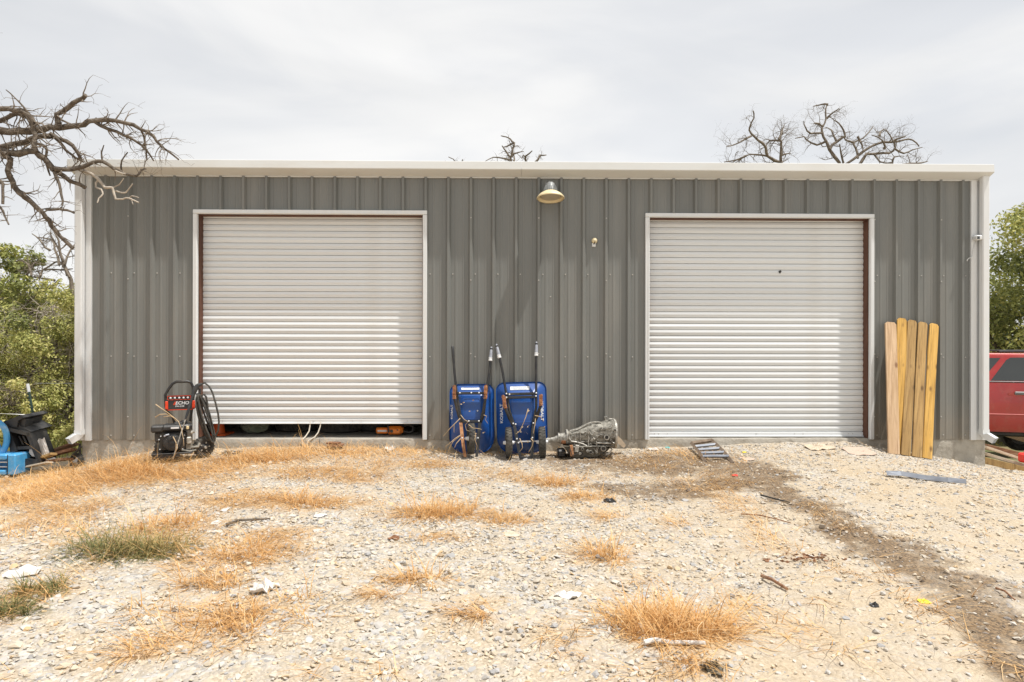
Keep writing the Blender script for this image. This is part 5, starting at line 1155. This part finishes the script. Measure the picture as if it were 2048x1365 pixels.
# black bent tube frame with wheel by the slab corner
tf = thing('tube_frame', 'black bent tube frame with a small wheel standing against the left slab corner', 'tube frame', W(153, 934, -.06))
Yq = -.08
q = MB(); q.tube([W(a_, b2, Yq) for a_, b2 in ((163, 893), (152, 905), (144, 913), (141, 920), (142, 931), (146, 937), (152, 937))], .014, 8); q.build('frame_tube', M['black'], tf)
q = MB(); q.tube([W(a_, b2, Yq + .06) for a_, b2 in ((160, 888), (160, 905), (157, 925), (160, 936))], .014, 8); q.build('frame_tube', M['black'], tf)
wheel_c = W(156, 922, Yq + .1) - tf.location
wheel(tf, wheel_c, .10, .03, 60)
# ------------------------------------------------------------------ right corner: planks on the ground
for lab, a_, b2, Yq, wd, th, m_ in (('grey weathered board on top of the wood pile at the right corner', (1966, 893), (2060, 925), .5, .2, .03, 'palewood'),
        ('pale board under the grey one in the wood pile at the right corner', (1966, 907), (2062, 936), .35, .22, .04, 'palewood'),
        ('orange brown beam at the front of the wood pile at the right corner', (1964, 920), (2064, 944), .15, .1, .09, 'wood_brown'),
        ('dark beam lying rearmost behind the wood pile at the right corner', (1968, 893), (2070, 918), .95, .18, .08, 'oldwood')):
    board(lab, a_, b2, Yq, wd, th, m_, .05)
q = MB(); p = W(2050, 916, .1); q.box((p.x, .1, p.z), (.12, .14, .13), None, .02); q.box((p.x + .02, .1, p.z + .08), (.05, .05, .04), None, .01); tag(q.build('fuel_can', mat('red_plastic', (.75, .03, .02), None, 6, .4), None), 'red plastic can at the right edge beside the wood pile', 'can')
# ------------------------------------------------------------------ red truck
p = W(1978, 765, 4.45); g0 = gzf(p.x + 1.0, 5.0)
tk = thing('pickup_truck', 'dark red four-door vehicle parked behind the right corner of the building', 'vehicle', (p.x, 4.45, g0), (0, 0, R(-16)))
def tp_(name, m_, fn, par=None, smooth=30):
    q = MB(); fn(q); return q.build(name, M[m_] if isinstance(m_, str) else m_, par or tk, smooth=smooth, local=True)
XZ = Matrix(((1, 0, 0, 0), (0, 0, 1, 0), (0, 1, 0, 0), (0, 0, 0, 1)))
zs, zb, zr = W(2010, 866, 4.3).z - g0, p.z - g0, W(2040, 707, 4.3).z - g0
def arch(cx, r_, n=12): return [(cx + r_ * math.cos(a), .36 + r_ * math.sin(a)) for a in np.linspace(0, math.pi, n)]
wb0, wb1 = -2.15, 1.22
low = [(2.3, zs + .08), (wb1 + .46, zs)] + arch(wb1, .44)[0:] + [(wb1 - .46, zs), (wb0 + .46, zs)] + arch(wb0, .44) + [(wb0 - .5, zs), (-3.05, zs + .1), (-3.1, zb - .25), (-2.9, zb - .08), (-1.35, zb), (2.25, zb), (2.35, zb - .3)]
body = tp_('body', 'redpaint', lambda q: (q.prism(low, (.04, 1.84), XZ), q.prism([(-1.3, zb - .1), (2.2, zb - .1), (2.2, zb - .55), (-2.9, zb - .55), (-2.85, zb - .2)], (0.012, 1.868), XZ)), smooth=25)
def rect(x0, x1, z, y0, y1): return [Vector((x0, y0, z)), Vector((x1, y0, z)), Vector((x1, y1, z)), Vector((x0, y1, z))]
cab = tp_('cabin', 'redpaint', lambda q: q.loft([rect(-1.3, 2.2, zb - .002, .04, 1.84), rect(-.62, 2.12, zr - .07, .17, 1.71), rect(-.45, 2.0, zr - .012, .22, 1.66), rect(-.1, 1.7, zr, .35, 1.5)]), smooth=40)
def side(x0, z_): return .04 + (.17 - .04) * (z_ - zb) / (zr - .07 - zb)
def win(pts, o_=.006): return lambda q: q.loft([[Vector((x_, side(0, z_) - o_, z_)) for x_, z_ in pts], [Vector((x_, side(0, z_) + .012, z_)) for x_, z_ in pts]])
zt = zr - .12
tp_('rear_window', 'glass', win([(.05, zb + .035), (.70, zb + .035), (.72, zt + .03), (.44, zt + .03), (.36, zt - .02)]))
tp_('front_window', 'glass', win([(-1.0, zb + .035), (-.12, zb + .035), (.26, zt + .02), (-.48, zt + .02), (-.56, zt - .02)]))
tp_('quarter_window', 'glass', win([(.82, zb + .035), (1.9, zb + .035), (1.85, zt), (.84, zt)]))
tp_('belt_moulding', 'black', lambda q: q.box((.45, .03, zb + .012), (3.3, .02, .022), None, .004))
def skin(x0, x1, z0, z1, xr=None):
    zz = np.linspace(z0, z1, 12); f_ = lambda z_: .02 - .05 * math.sin(math.pi * min(1, max(0, (z_ - zs + .12) / (zb - zs + .16)))) ** .8
    rows = [[Vector((x0, f_(z_), z_)), Vector((x1 if xr is None else xr(z_), f_(z_), z_)), Vector((x1 if xr is None else xr(z_), .06, z_)), Vector((x0, .06, z_))] for z_ in zz]
    return lambda q: q.loft(rows)
dr_ = tp_('rear_door', 'redpaint', skin(-.06, .72, zs + .02, zb - .01, lambda z_: .72 - .14 * max(0, 1 - (z_ - zs) / .35) ** 1.5), smooth=50)
tp_('door_handle', 'chrome', lambda q: q.box((.55, -.042, zb - .21), (.23, .03, .065), None, .014), dr_)
tp_('handle_recess', 'redpaint', lambda q: q.lathe([(.10, 0), (.098, .004)], 20, Matrix.Translation((.50, -.027, zb - .235)) @ Matrix.Rotation(R(90), 4, 'X') @ Matrix.Diagonal((1.8, .45, 1, 1))), dr_)
tp_('trim_strip', 'red_trim', lambda q: q.box((.33, -.03, zs + .36), (.77, .022, .03), None, .008), dr_)
tp_('front_door', 'redpaint', skin(-1.05, -.075, zs + .02, zb - .01), smooth=50)
tp_('rear_fender', 'redpaint', skin(.735, 2.2, zs + .42, zb - .01), smooth=50)
tp_('wheel_arch', 'black_plastic', lambda q: q.tube([(wb1 + .45 * math.cos(a), -.01, .36 + .45 * math.sin(a)) for a in np.linspace(0, math.pi, 18)], .028, 8))
tp_('sill', 'black_plastic', lambda q: q.box((-.4, .35, zs - .05), (3.0, .4, .09), None, .02))
tp_('chassis', 'black_plastic', lambda q: q.box((-.3, .94, zs - .0), (4.6, 1.2, .25), None, .03))
tp_('roof_rack', 'black_plastic', lambda q: (q.tube([(.3, .30, zr + .03), (1.9, .30, zr + .045)], .02, 8), q.tube([(.3, 1.55, zr + .03), (1.9, 1.55, zr + .045)], .02, 8)))
for xw in (wb0, wb1):
    for yw in (.14, 1.74):
        T_ = Matrix.Translation((xw, yw, .37)) @ Matrix.Rotation(R(90), 4, 'X')
        wv = tp_('wheel', 'chrome', lambda q: q.lathe([(.05, -.1), (.2, -.09), (.22, -.11), (.22, .11), (.2, .09), (.05, .1)], 24, T_))
        tp_('tyre', 'rubber', lambda q: q.lathe([(.22, -.11), (.30, -.125), (.355, -.105), (.37, 0), (.355, .105), (.30, .125), (.22, .11)], 32, T_, cap=False), wv)
# ------------------------------------------------------------------ trees
def smooth_path(P, sub=3):
    if len(P) < 3: return P
    out_ = []
    for i in range(len(P) - 1):
        p0, p1, p2, p3 = P[max(i - 1, 0)], P[i], P[i + 1], P[min(i + 2, len(P) - 1)]
        for k in range(sub):
            t_ = k / sub; out_.append(tuple(.5 * (2 * b + (c_ - a) * t_ + (2 * a - 5 * b + 4 * c_ - d_) * t_ ** 2 + (-a + 3 * b - 3 * c_ + d_) * t_ ** 3) for a, b, c_, d_ in zip(p0, p1, p2, p3)))
    out_.append(P[-1]); return out_
def branchlets(q, rg, p, d, L_, r0, depth, kink=.5, up=.0):
    """a crooked twig that forks"""
    n = max(3, int(L_ / (.055 if L_ < 1 else .12))); n = min(n, 9); pts = [p]; d = d.normalized(); kids = []
    for i in range(n):
        d = (d + Vector(rg.normal(0, kink, 3)) * .5 + Vector((0, 0, up))).normalized(); pts.append(pts[-1] + d * (L_ / n))
        if depth > 0 and i > 0 and rg.random() < .62: kids.append((pts[-1].copy(), d.copy(), r0 * (1 - .75 * (i + 1) / n)))
    q.tube(pts, [max(.0012, r0 * (1 - .8 * i / n)) for i in range(n + 1)], 5 if r0 > .012 else 4, cap=False)
    for (kp, kd, kr) in kids:
        side_ = Vector(rg.normal(0, 1, 3)); side_ = (side_ - kd * side_.dot(kd)).normalized()
        branchlets(q, rg, kp, kd * .5 + side_ * .9, L_ * rg.uniform(.35, .65), max(.0015, kr * .6), depth - 1, kink, up)
def limb(name, pts, r_px, Y0, Y1, parent, mt, rg, twigs=0, tl=.3, seg=9, depth=1, yfun=None, extra=None):
    k = len(pts); P = []
    for i, (a, b) in enumerate(pts):
        yy = Y0 + (Y1 - Y0) * i / (k - 1); P.append(W(a, b, yy))
    P = [Vector(p) for p in smooth_path([tuple(p) for p in P], 2)]; n = len(P); s_ = (P[0].y - CAM.y) / F
    rr = [(r_px[0] + (r_px[1] - r_px[0]) * i / (n - 1)) * s_ for i in range(n)]
    if extra: P = [Vector(extra[0])] + P; rr = [extra[1]] + rr; n += 1
    P = [p + Vector(rg.normal(0, .3, 3)) * r_ for p, r_ in zip(P, rr)]
    q = MB(); q.tube(P, [r_ * rg.uniform(.9, 1.12) for r_ in rr], seg)
    for p, r_ in zip(P, rr):   # knots
        if r_ > .02 and rg.random() < .5:
            d_ = Vector(rg.normal(0, 1, 3)).normalized(); q.tube([p, p + d_ * r_ * 1.25], [r_ * .5, r_ * .25], 5)
    o = q.build(name, M[mt], parent, smooth=60)
    if twigs:
        t = MB()
        for _ in range(int(twigs * (1.0 if tl < .45 else .62))):
            i = rg.integers(1, n - 1) if n > 2 else 0; d_ = (P[min(i + 1, n - 1)] - P[i]).normalized() if n > 1 else Vector((1, 0, 0))
            sd_ = Vector(rg.normal(0, 1, 3)) * Vector((1, .6, 1)); sd_ = (sd_ - d_ * sd_.dot(d_)).normalized()
            branchlets(t, rg, P[i], sd_ + d_ * rg.uniform(-.1, .9), tl * rg.uniform(.4, 1.2), min(rr[i] * .45, .010 if tl < .45 else .02), depth)
        tag(t.build('twig', M[mt] if mt != 'bark' else M['twig'], o, smooth=0), None, None, None, 'stuff')
    return o
rg = np.random.default_rng(21)
# big dead tree whose trunk stands outside the left edge
bx_ = W(-330, 900, -.9).x; dt = thing('dead_tree', 'big bare dead tree reaching in from the left over the roof corner', 'tree', (bx_, -.9, gzf(bx_, -.9)))
J = Vector((bx_ + .12, -.9, 3.2))
q = MB(); TP = [Vector((bx_, -.9, gzf(bx_, -.9) - .1)), Vector((bx_ + .02, -.9, .3)), Vector((bx_ + .06, -.88, 1.5)), Vector((bx_ + .1, -.9, 2.6)), J]; q.tube(TP, [.30, .23, .19, .15, .12], 14); q.build('trunk', M['bark'], dt, smooth=60)
for pts, r0 in ((((.0, 0, -.3), (-.5, .1, .3), (-1.1, .2, .5), (-1.8, .3, .45), (-2.4, .2, .2)), .10), (((0, 0, -.1), (.05, .2, .7), (-.2, .4, 1.3), (-.1, .6, 1.9), (.2, .7, 2.3)), .11), (((0, 0, -.5), (-.3, -.5, 0), (-.8, -1.0, .35), (-1.1, -1.6, .4)), .08), (((-.2, .4, 1.3), (-.7, .5, 1.8), (-1.2, .5, 1.9)), .05), (((.02, .1, .3), (.4, .5, .9), (.6, 1.0, 1.2)), .06)):
    P_ = [J + Vector(p) for p in smooth_path(list(pts), 3)]; q = MB(); q.tube([p + Vector(rg.normal(0, .02, 3)) for p in P_], [r0 * (1 - .75 * i / len(P_)) for i in range(len(P_))], 9); t_o = q.build('limb', M['bark'], dt, smooth=60)
    q = MB()
    for p in P_[2:]:
        for _ in range(3): branchlets(q, rg, p, Vector(rg.normal(0, 1, 3)) + Vector((0, 0, .4)), .5 * rg.uniform(.5, 1.4), .014, 2)
    tag(q.build('twig', M['twig'], t_o, smooth=0), kind='stuff')
LB = [
 ([(-60, 222), (0, 218), (29, 223), (56, 230), (64, 246), (69, 260), (70, 283), (72, 302)], (5.5, 4), -1.0, -1.0, 16, .35, 1),
 ([(-70, 252), (0, 241), (23, 230), (44, 229), (58, 240), (66, 258)], (5, 3.5), -.8, -.95, 8, .25, 1),
 ([(-80, 266), (0, 262), (38, 262), (79, 259), (117, 255), (152, 254), (179, 245), (211, 240), (249, 245), (281, 257), (305, 271), (322, 292), (337, 303), (357, 320)], (8, 1.6), -.9, -.55, 44, .30, 2),
 ([(187, 245), (217, 258), (249, 271), (272, 283), (293, 300), (308, 322)], (4, 1.5), -.72, -.5, 22, .26, 1),
 ([(281, 257), (288, 275), (292, 300), (294, 320)], (2.2, 1.4), -.6, -.5, 8, .2, 1),
 ([(118, 256), (116, 238), (119, 228), (138, 213), (155, 200), (171, 191)], (5.2, 4), -.84, -.9, 12, .28, 1),
 ([(-80, 300), (0, 295), (35, 289), (64, 277), (97, 271), (117, 277), (144, 292), (155, 305), (162, 320)], (6.5, 3), -.75, -.55, 22, .25, 1),
 ([(100, 268), (120, 285), (134, 302), (150, 316), (168, 325)], (3.5, 1.6), -.7, -.5, 10, .2, 1),
 ([(-80, 302), (0, 304), (38, 306), (70, 305), (88, 318), (108, 339)], (7.5, 5.5), -.95, -.8, 14, .25, 1),
 ([(108, 339), (141, 339), (164, 334), (187, 326), (205, 324), (229, 339), (249, 347), (274, 353), (283, 341), (292, 338)], (5, 1.4), -.8, -.6, 14, .24, 1),
 ([(205, 324), (203, 305), (208, 290)], (1.8, 1), -.7, -.7, 3, .12, 1), ([(243, 345), (243, 322), (255, 305)], (2, 1), -.65, -.7, 4, .12, 1),
 ([(108, 340), (117, 347), (144, 362), (171, 375)], (5, 4), -.8, -.55, 8, .2, 1),
 ([(108, 343), (117, 368), (124, 391), (125, 412)], (3.6, 1.5), -.8, -.9, 10, .2, 1),
 ([(-40, 300), (0, 303), (12, 312), (20, 330), (20, 353), (29, 374), (53, 394), (76, 418), (91, 432), (103, 453), (120, 473), (146, 497)], (6.5, 3.6), -1.0, -.7, 30, .28, 1),
 ([(91, 421), (117, 419), (135, 421), (148, 427)], (2.6, 2), -.75, -.7, 7, .15, 1),
 ([(-40, 340), (0, 362), (6, 377), (6, 409)], (3.4, 2.4), -1.1, -1.2, 6, .2, 1),
 ([(-40, 395), (0, 414), (9, 432), (18, 449)], (2.6, 1.5), -1.1, -1.2, 8, .2, 1),
 ([(62, 233), (45, 212), (32, 198), (12, 180)], (2, 1), -1.0, -1.1, 5, .2, 1),
 ([(66, 285), (84, 290), (93, 300), (93, 330), (100, 352)], (3.2, 1.5), -.9, -.75, 8, .2, 1)]
for i, (pts, rp, y0, y1, tw, tl, dp) in enumerate(LB):
    limb('limb', pts, rp, y0, y1, dt, 'bark', rg, tw, tl, 9, dp, extra=(J + Vector((rg.normal(0, .04), 0, -.3 + .6 * (300 - pts[0][1]) / 100)), .11) if pts[0][0] < -30 else None)
for pts, rp in (([(164, 340), (175, 345), (187, 350), (202, 365), (211, 375), (222, 376), (226, 380), (231, 399), (245, 398), (258, 397), (278, 406)], (3.4, 1.3)), ([(226, 382), (240, 385), (252, 386), (265, 368)], (2, 1)), ([(196, 360), (190, 373), (202, 380), (207, 388), (198, 397), (195, 406)], (2.2, 1.2)), ([(258, 397), (264, 392), (278, 396)], (1.4, .8)), ([(262, 398), (266, 409)], (1.3, .8)), ([(207, 322), (222, 335), (236, 345), (250, 347)], (2, 1.4)), ([(222, 376), (238, 370), (247, 358)], (1.2, .8))):
    limb('pale_limb', pts, rp, -.62, -.75, dt, 'pale_twig', rg, 0)
# small dead trees behind the roof
def bare_tree(lab, lines, off, sc, Yd, seed, tw=10, tl=.8, rpx=(3.2, 1.1)):
    g_ = np.random.default_rng(seed); c0 = W(off[0] + lines[0][0][0] / sc, off[1] + lines[0][0][1] / sc, Yd); zb_ = gzf(c0.x, Yd)
    o = thing('dead_tree', lab, 'tree', (c0.x, Yd, zb_), group='bare dead trees behind the roof')
    q = MB(); q.tube([Vector((c0.x + .2, Yd, zb_ - .1)), Vector((c0.x + .1, Yd, zb_ + 2)), c0 - Vector((0, 0, .25)), c0], [.22, .18, .09, .07], 10); q.build('trunk', M['bark'], o, smooth=60)
    for i, ln in enumerate(lines):
        pts = [(off[0] + a / sc, off[1] + b / sc) for a, b in ln]; m_ = 1 if i < 2 else .72
        ex = (c0 - Vector((0, 0, .4)), .06) if ln[0][1] >= 425 - (0 if sc < 3.5 else 190) else None
        limb('limb', pts, (rpx[0] * m_, rpx[1] * m_), Yd, Yd + g_.normal(0, .5), o, 'twig', g_, tw, tl, 6, 2, extra=ex)
A1 = (1400, 190)
bare_tree('bare dead tree showing over the roof, left one of the pair at the right', [[(510, 432), (510, 350), (513, 296), (495, 275)], [(512, 430), (430, 392), (415, 330), (370, 288), (322, 245), (312, 205), (340, 145), (335, 100)], [(430, 392), (350, 375), (285, 388), (222, 430)], [(325, 260), (245, 305), (165, 330)], [(510, 290), (440, 288), (418, 330)], [(500, 275), (520, 230), (530, 195)], [(290, 388), (220, 415), (150, 425)], [(510, 380), (540, 375), (575, 370)]], A1, 3.16, 16, 31, 14, .75)
bare_tree('bare dead tree with a tall crooked leader showing over the roof right of centre door', [[(880, 436), (820, 350), (800, 297), (770, 232), (778, 200), (797, 150), (793, 90), (805, 58)], [(820, 345), (868, 290), (915, 262), (905, 225), (880, 180), (850, 165)], [(800, 293), (740, 315), (672, 285), (660, 265), (600, 275)], [(770, 240), (700, 242), (665, 205), (655, 165)], [(805, 60), (770, 62), (715, 72)], [(797, 150), (840, 115), (880, 85)], [(770, 200), (752, 180), (720, 180)], [(860, 290), (830, 225), (795, 205)], [(905, 432), (890, 360), (880, 310)]], A1, 3.16, 17, 32, 9, .7)
bare_tree('wide bare dead tree showing over the roof, farthest right', [[(930, 437), (1025, 368), (1090, 325), (1160, 302), (1230, 300), (1300, 285), (1345, 285), (1385, 325)], [(1010, 437), (1055, 380), (1110, 370), (1200, 370), (1228, 335), (1222, 290), (1175, 222)], [(1000, 400), (985, 340), (970, 300), (1030, 272), (1065, 240), (1095, 195)], [(1230, 340), (1290, 370), (1340, 350), (1405, 332)], [(1220, 432), (1230, 392), (1290, 388)], [(1100, 372), (1135, 420), (1190, 435)], [(970, 300), (920, 285), (915, 262)], [(1160, 345), (1165, 310), (1125, 270), (1085, 255)], [(1225, 290), (1260, 275), (1300, 262)], [(1000, 270), (1025, 320), (1030, 360)], [(1330, 435), (1400, 430), (1440, 420)], [(1130, 260), (1140, 230), (1170, 215)]], A1, 3.16, 16.5, 33, 9, .7)
A2 = (780, 260)
bare_tree('small bare dead treetop showing over the middle of the roof', [[(915, 240), (912, 208), (880, 165), (850, 120)], [(920, 212), (938, 150), (940, 100), (912, 70), (880, 55), (840, 45)], [(905, 226), (845, 215), (780, 210), (722, 240)], [(930, 190), (960, 176), (1015, 166)], [(940, 100), (890, 125), (860, 130)], [(940, 240), (942, 200), (930, 160)]], A2, 3.793, 17, 34, 8, .5, (2.8, 1.0))
bare_tree('two tiny bare twig tops just right of the middle dead treetop', [[(1030, 242), (1030, 205), (1080, 160)], [(1110, 243), (1140, 195), (1185, 190)], [(1030, 205), (1010, 195), (1000, 220)], [(1140, 195), (1125, 200)]], A2, 3.793, 17.5, 35, 5, .35, (2.4, 1.0))
bare_tree('faint bare twig tops over the roof left of the middle treetop', [[(490, 242), (480, 222), (445, 207)], [(545, 243), (552, 225)], [(425, 243), (418, 236)]], A2, 3.793, 19, 36, 2, .3, (1.2, .7))
# ------------------------------------------------------------------ leafy bushes and trees
LEAF = attr_mat('bush_leaves', [(0, (.11, .13, .05)), (.35, (.27, .29, .09)), (.7, (.48, .47, .15)), (1, (.66, .60, .26))], .55, None, .3)
LEAF2 = attr_mat('oak_leaves', [(0, (.09, .115, .045)), (.45, (.22, .24, .08)), (.8, (.37, .39, .12)), (1, (.52, .49, .16))], .5, None, .3)
def leaves(clumps, n, size, seed, par, mt, name='foliage'):
    g_ = np.random.default_rng(seed); cl = np.array(clumps); i = g_.integers(0, len(cl), n)
    u = g_.normal(0, 1, (n, 3)); u /= np.linalg.norm(u, axis=1)[:, None]; rad = g_.uniform(.25, 1, n) ** .6
    P = cl[i, :3] + u * rad[:, None] * cl[i, 3:4] * np.array([1, 1, .75])
    nrm = u * .6 + g_.normal(0, .6, (n, 3)) + np.array([0, 0, .5]); nrm /= np.linalg.norm(nrm, axis=1)[:, None]
    a = np.cross(nrm, g_.normal(0, 1, (n, 3))); a /= np.linalg.norm(a, axis=1)[:, None]; b = np.cross(nrm, a)
    s_ = size * g_.uniform(.6, 1.3, n)[:, None]
    V = np.stack([P - a * s_, P + b * s_ * .45 - a * s_ * .1, P + b * s_ * .3 + a * s_ * .55 + nrm * s_ * .1, P + a * s_, P - b * s_ * .3 + a * s_ * .55 + nrm * s_ * .1, P - b * s_ * .45 - a * s_ * .1], 1)
    T = np.array([(0, 1, 5), (1, 4, 5), (1, 2, 4), (2, 3, 4)])[None] + 6 * np.arange(n)[:, None, None]
    tn = np.clip(g_.normal(.62, .23, n) + np.repeat(g_.normal(0, .14, len(cl))[:, None], 1, 1)[i, 0], 0, 1)
    V = V - np.array(par.location)
    return fastmesh(name, V.reshape(-1, 3), T.reshape(-1, 3), mt, {'tone': np.repeat(tn, 6)}, parent=par)
def bush(name, lab, cat, px, Yd, w_, h_, n, seed, mt, size=.045, stems=6, trunk=.05, crown0=0.0, group=None, tone='twig', gaps=.55):
    g_ = np.random.default_rng(seed); c = W(px, 700, Yd); z0 = gzf(c.x, Yd); o = thing(name, lab, cat, (c.x, Yd, z0), group=group)
    cl = []; st_ = MB(); tw = MB()
    for k in range(stems):
        a = g_.uniform(0, 6.28); e = Vector((c.x + math.cos(a) * w_ * .5 * g_.uniform(.2, .9), Yd + math.sin(a) * w_ * .4 * g_.uniform(.2, .9), z0 + h_ * g_.uniform(.55, .98)))
        m_ = Vector((c.x + (e.x - c.x) * .35, Yd + (e.y - Yd) * .3, z0 + (e.z - z0) * .5)) + Vector(g_.normal(0, .1, 3)); b0 = Vector((c.x + g_.normal(0, .06), Yd, z0 - .05))
        pts = [Vector(p) for p in smooth_path([tuple(b0), tuple(m_), tuple(m_.lerp(e, .5) + Vector(g_.normal(0, .1, 3))), tuple(e)], 4)]
        st_.tube(pts, [trunk * (1 - .8 * i / len(pts)) for i in range(len(pts))], 7)
        for p in pts[int(len(pts) * crown0):]:
            for _ in range(3): branchlets(tw, g_, p, Vector(g_.normal(0, 1, 3)) + Vector((0, 0, .3)), w_ * .22 * g_.uniform(.5, 1.2), .008, 1)
    nc = int(34 + w_ * 8)
    for _ in range(nc * 3):
        if len(cl) >= nc: break
        v = g_.normal(0, .5, 3); v = v / max(1, np.linalg.norm(v)); zz = crown0 + (1 - crown0) * (.5 + .5 * v[2])
        if g_.random() < gaps * .3: continue
        cl.append((c.x + v[0] * w_ * .5, Yd + v[1] * w_ * .45, z0 + h_ * zz, g_.uniform(.12, .26) * min(w_, h_) * .75))
    st_.build('trunk', M['bark'], o, smooth=60); tag(tw.build('twig', M[tone], o, smooth=0), kind='stuff')
    leaves(cl, n, size, seed + 500, o, mt, 'foliage')['kind'] = 'stuff'
    return o
GB = 'leafy bushes left of the building'
bush('bush', 'dense yellow-green bush just left of the building, right behind the leaning post', 'bush', 118, 3.2, 2.2, 2.9, 24000, 41, LEAF, .027, 11, .03, .0, GB, 'pale_twig')
bush('bush', 'yellow-green bush at the left edge behind the black bumper', 'bush', 10, 3.4, 2.6, 2.6, 24000, 42, LEAF, .027, 11, .03, .0, GB, 'pale_twig')
bush('bush', 'taller green bush with bare grey twigs, farther back beside the building', 'bush', 110, 6.2, 3.2, 3.25, 22000, 43, LEAF, .037, 10, .05, .1, GB)
bush('bush', 'green bush farther back at the left edge', 'bush', -30, 6.5, 3.6, 3.7, 24000, 44, LEAF, .037, 10, .05, .1, GB)
bush('bush', 'small low bush at the foot of the leaning post', 'bush', 60, 2.2, 1.7, 1.3, 8000, 45, LEAF, .032, 6, .015, .0, GB)
bush('leafy_tree', 'small leafy oak rising above the bushes at the left edge', 'tree', -20, 5.2, 2.3, 4.3, 9000, 46, LEAF2, .055, 7, .07, .45)
bush('bush', 'bush outside the left edge behind the blue toy', 'bush', -170, 3.6, 3.2, 3.0, 9000, 47, LEAF, .05, 7, .03, .0, GB)
bush('bush', 'far bush closing the gap beside the left wall', 'bush', 150, 9.5, 4.0, 3.5, 12000, 48, LEAF, .07, 8, .05, .1, GB)
q = None
bt = thing('dead_tree', 'thin bare shrub standing above the bushes beside the left wall', 'tree', W(135, 760, 5)); g_ = np.random.default_rng(61); q = MB()
q.tube([W(140, 800, 5), W(150, 640, 5), W(142, 560, 5), W(128, 530, 5), W(120, 505, 5), W(117, 480, 5), W(103, 455, 5)], [.06, .05, .04, .03, .025, .02, .008], 7); q.build('trunk', M['twig'], bt)
for pts in ([(140, 556), (125, 528), (110, 525), (88, 540), (62, 545)], [(135, 552), (120, 505), (106, 480), (100, 465)], [(120, 530), (110, 500), (103, 480), (75, 475)], [(63, 552), (60, 535), (58, 530), (47, 522), (30, 524)], [(80, 553), (86, 540), (120, 540), (146, 538)], [(130, 530), (142, 500), (150, 488)], [(100, 500), (90, 495), (80, 480), (64, 468)], [(110, 560), (80, 556), (40, 552)], [(120, 560), (100, 575), (60, 600), (20, 640)], [(30, 760), (15, 740), (0, 730)], [(34, 780), (20, 762), (0, 732)], [(55, 768), (40, 757), (15, 760)]):
    limb('limb', pts, (2.6, 1.0), 4.9, 5.1, bt, 'twig' if pts[0][1] < 700 else 'pale_twig', g_, 10, .35, 5, 2)
# tall grass under the bushes
n = 7000; gx_ = g_.uniform(-14, XL - .15, n); gy_ = g_.uniform(.9, 6, n)
V_, T_ = blades(gx_, gy_, gz(gx_, gy_), g_.uniform(0, 6.28, n), np.abs(g_.normal(0, .3, n)), g_.uniform(.12, .45, n), g_.uniform(.006, .014, n), g_.uniform(.1, .8, n), g_)
tag(fastmesh('tall_grass', V_, T_, LEAF, {'tone': np.repeat(np.clip(g_.normal(.6, .2, n), 0, 1), 5)}), 'tall green grass under the bushes left of the building', None, None, 'stuff')
bush('leafy_tree', 'large green and yellow oak behind the red vehicle at the right edge', 'tree', 2075, 9.5, 5.2, 6.1, 36000, 51, LEAF2, .062, 9, .12, .12, None, 'twig')
bush('leafy_tree', 'second green oak beyond the right edge behind the vehicle', 'tree', 2300, 10.5, 5.0, 5.4, 9000, 52, LEAF2, .09, 8, .12, .2)
bush('bush', 'low green bush between the red vehicle and the oak', 'bush', 2010, 8.0, 2.6, 2.2, 9000, 53, LEAF2, .05, 6, .03, .0)
# far wood line that reads as one mass
cl = []; 
for side_, x0, x1 in ((-1, -70, -14), (1, 22, 80)):
    for k in range(90): cl.append((g_.uniform(x0, x1), g_.uniform(30, 42), g_.uniform(-1.6, 2.6), g_.uniform(1.4, 2.4)))
hold = bpy.data.objects.new('tmp', None); hold.location = (0, 0, 0)
fw_ = leaves(cl, 30000, .30, 77, hold, LEAF, 'far_woodland'); fw_.parent = None; bpy.data.objects.remove(hold)
tag(fw_, 'far green woodland beyond the yard', None, None, 'stuff')
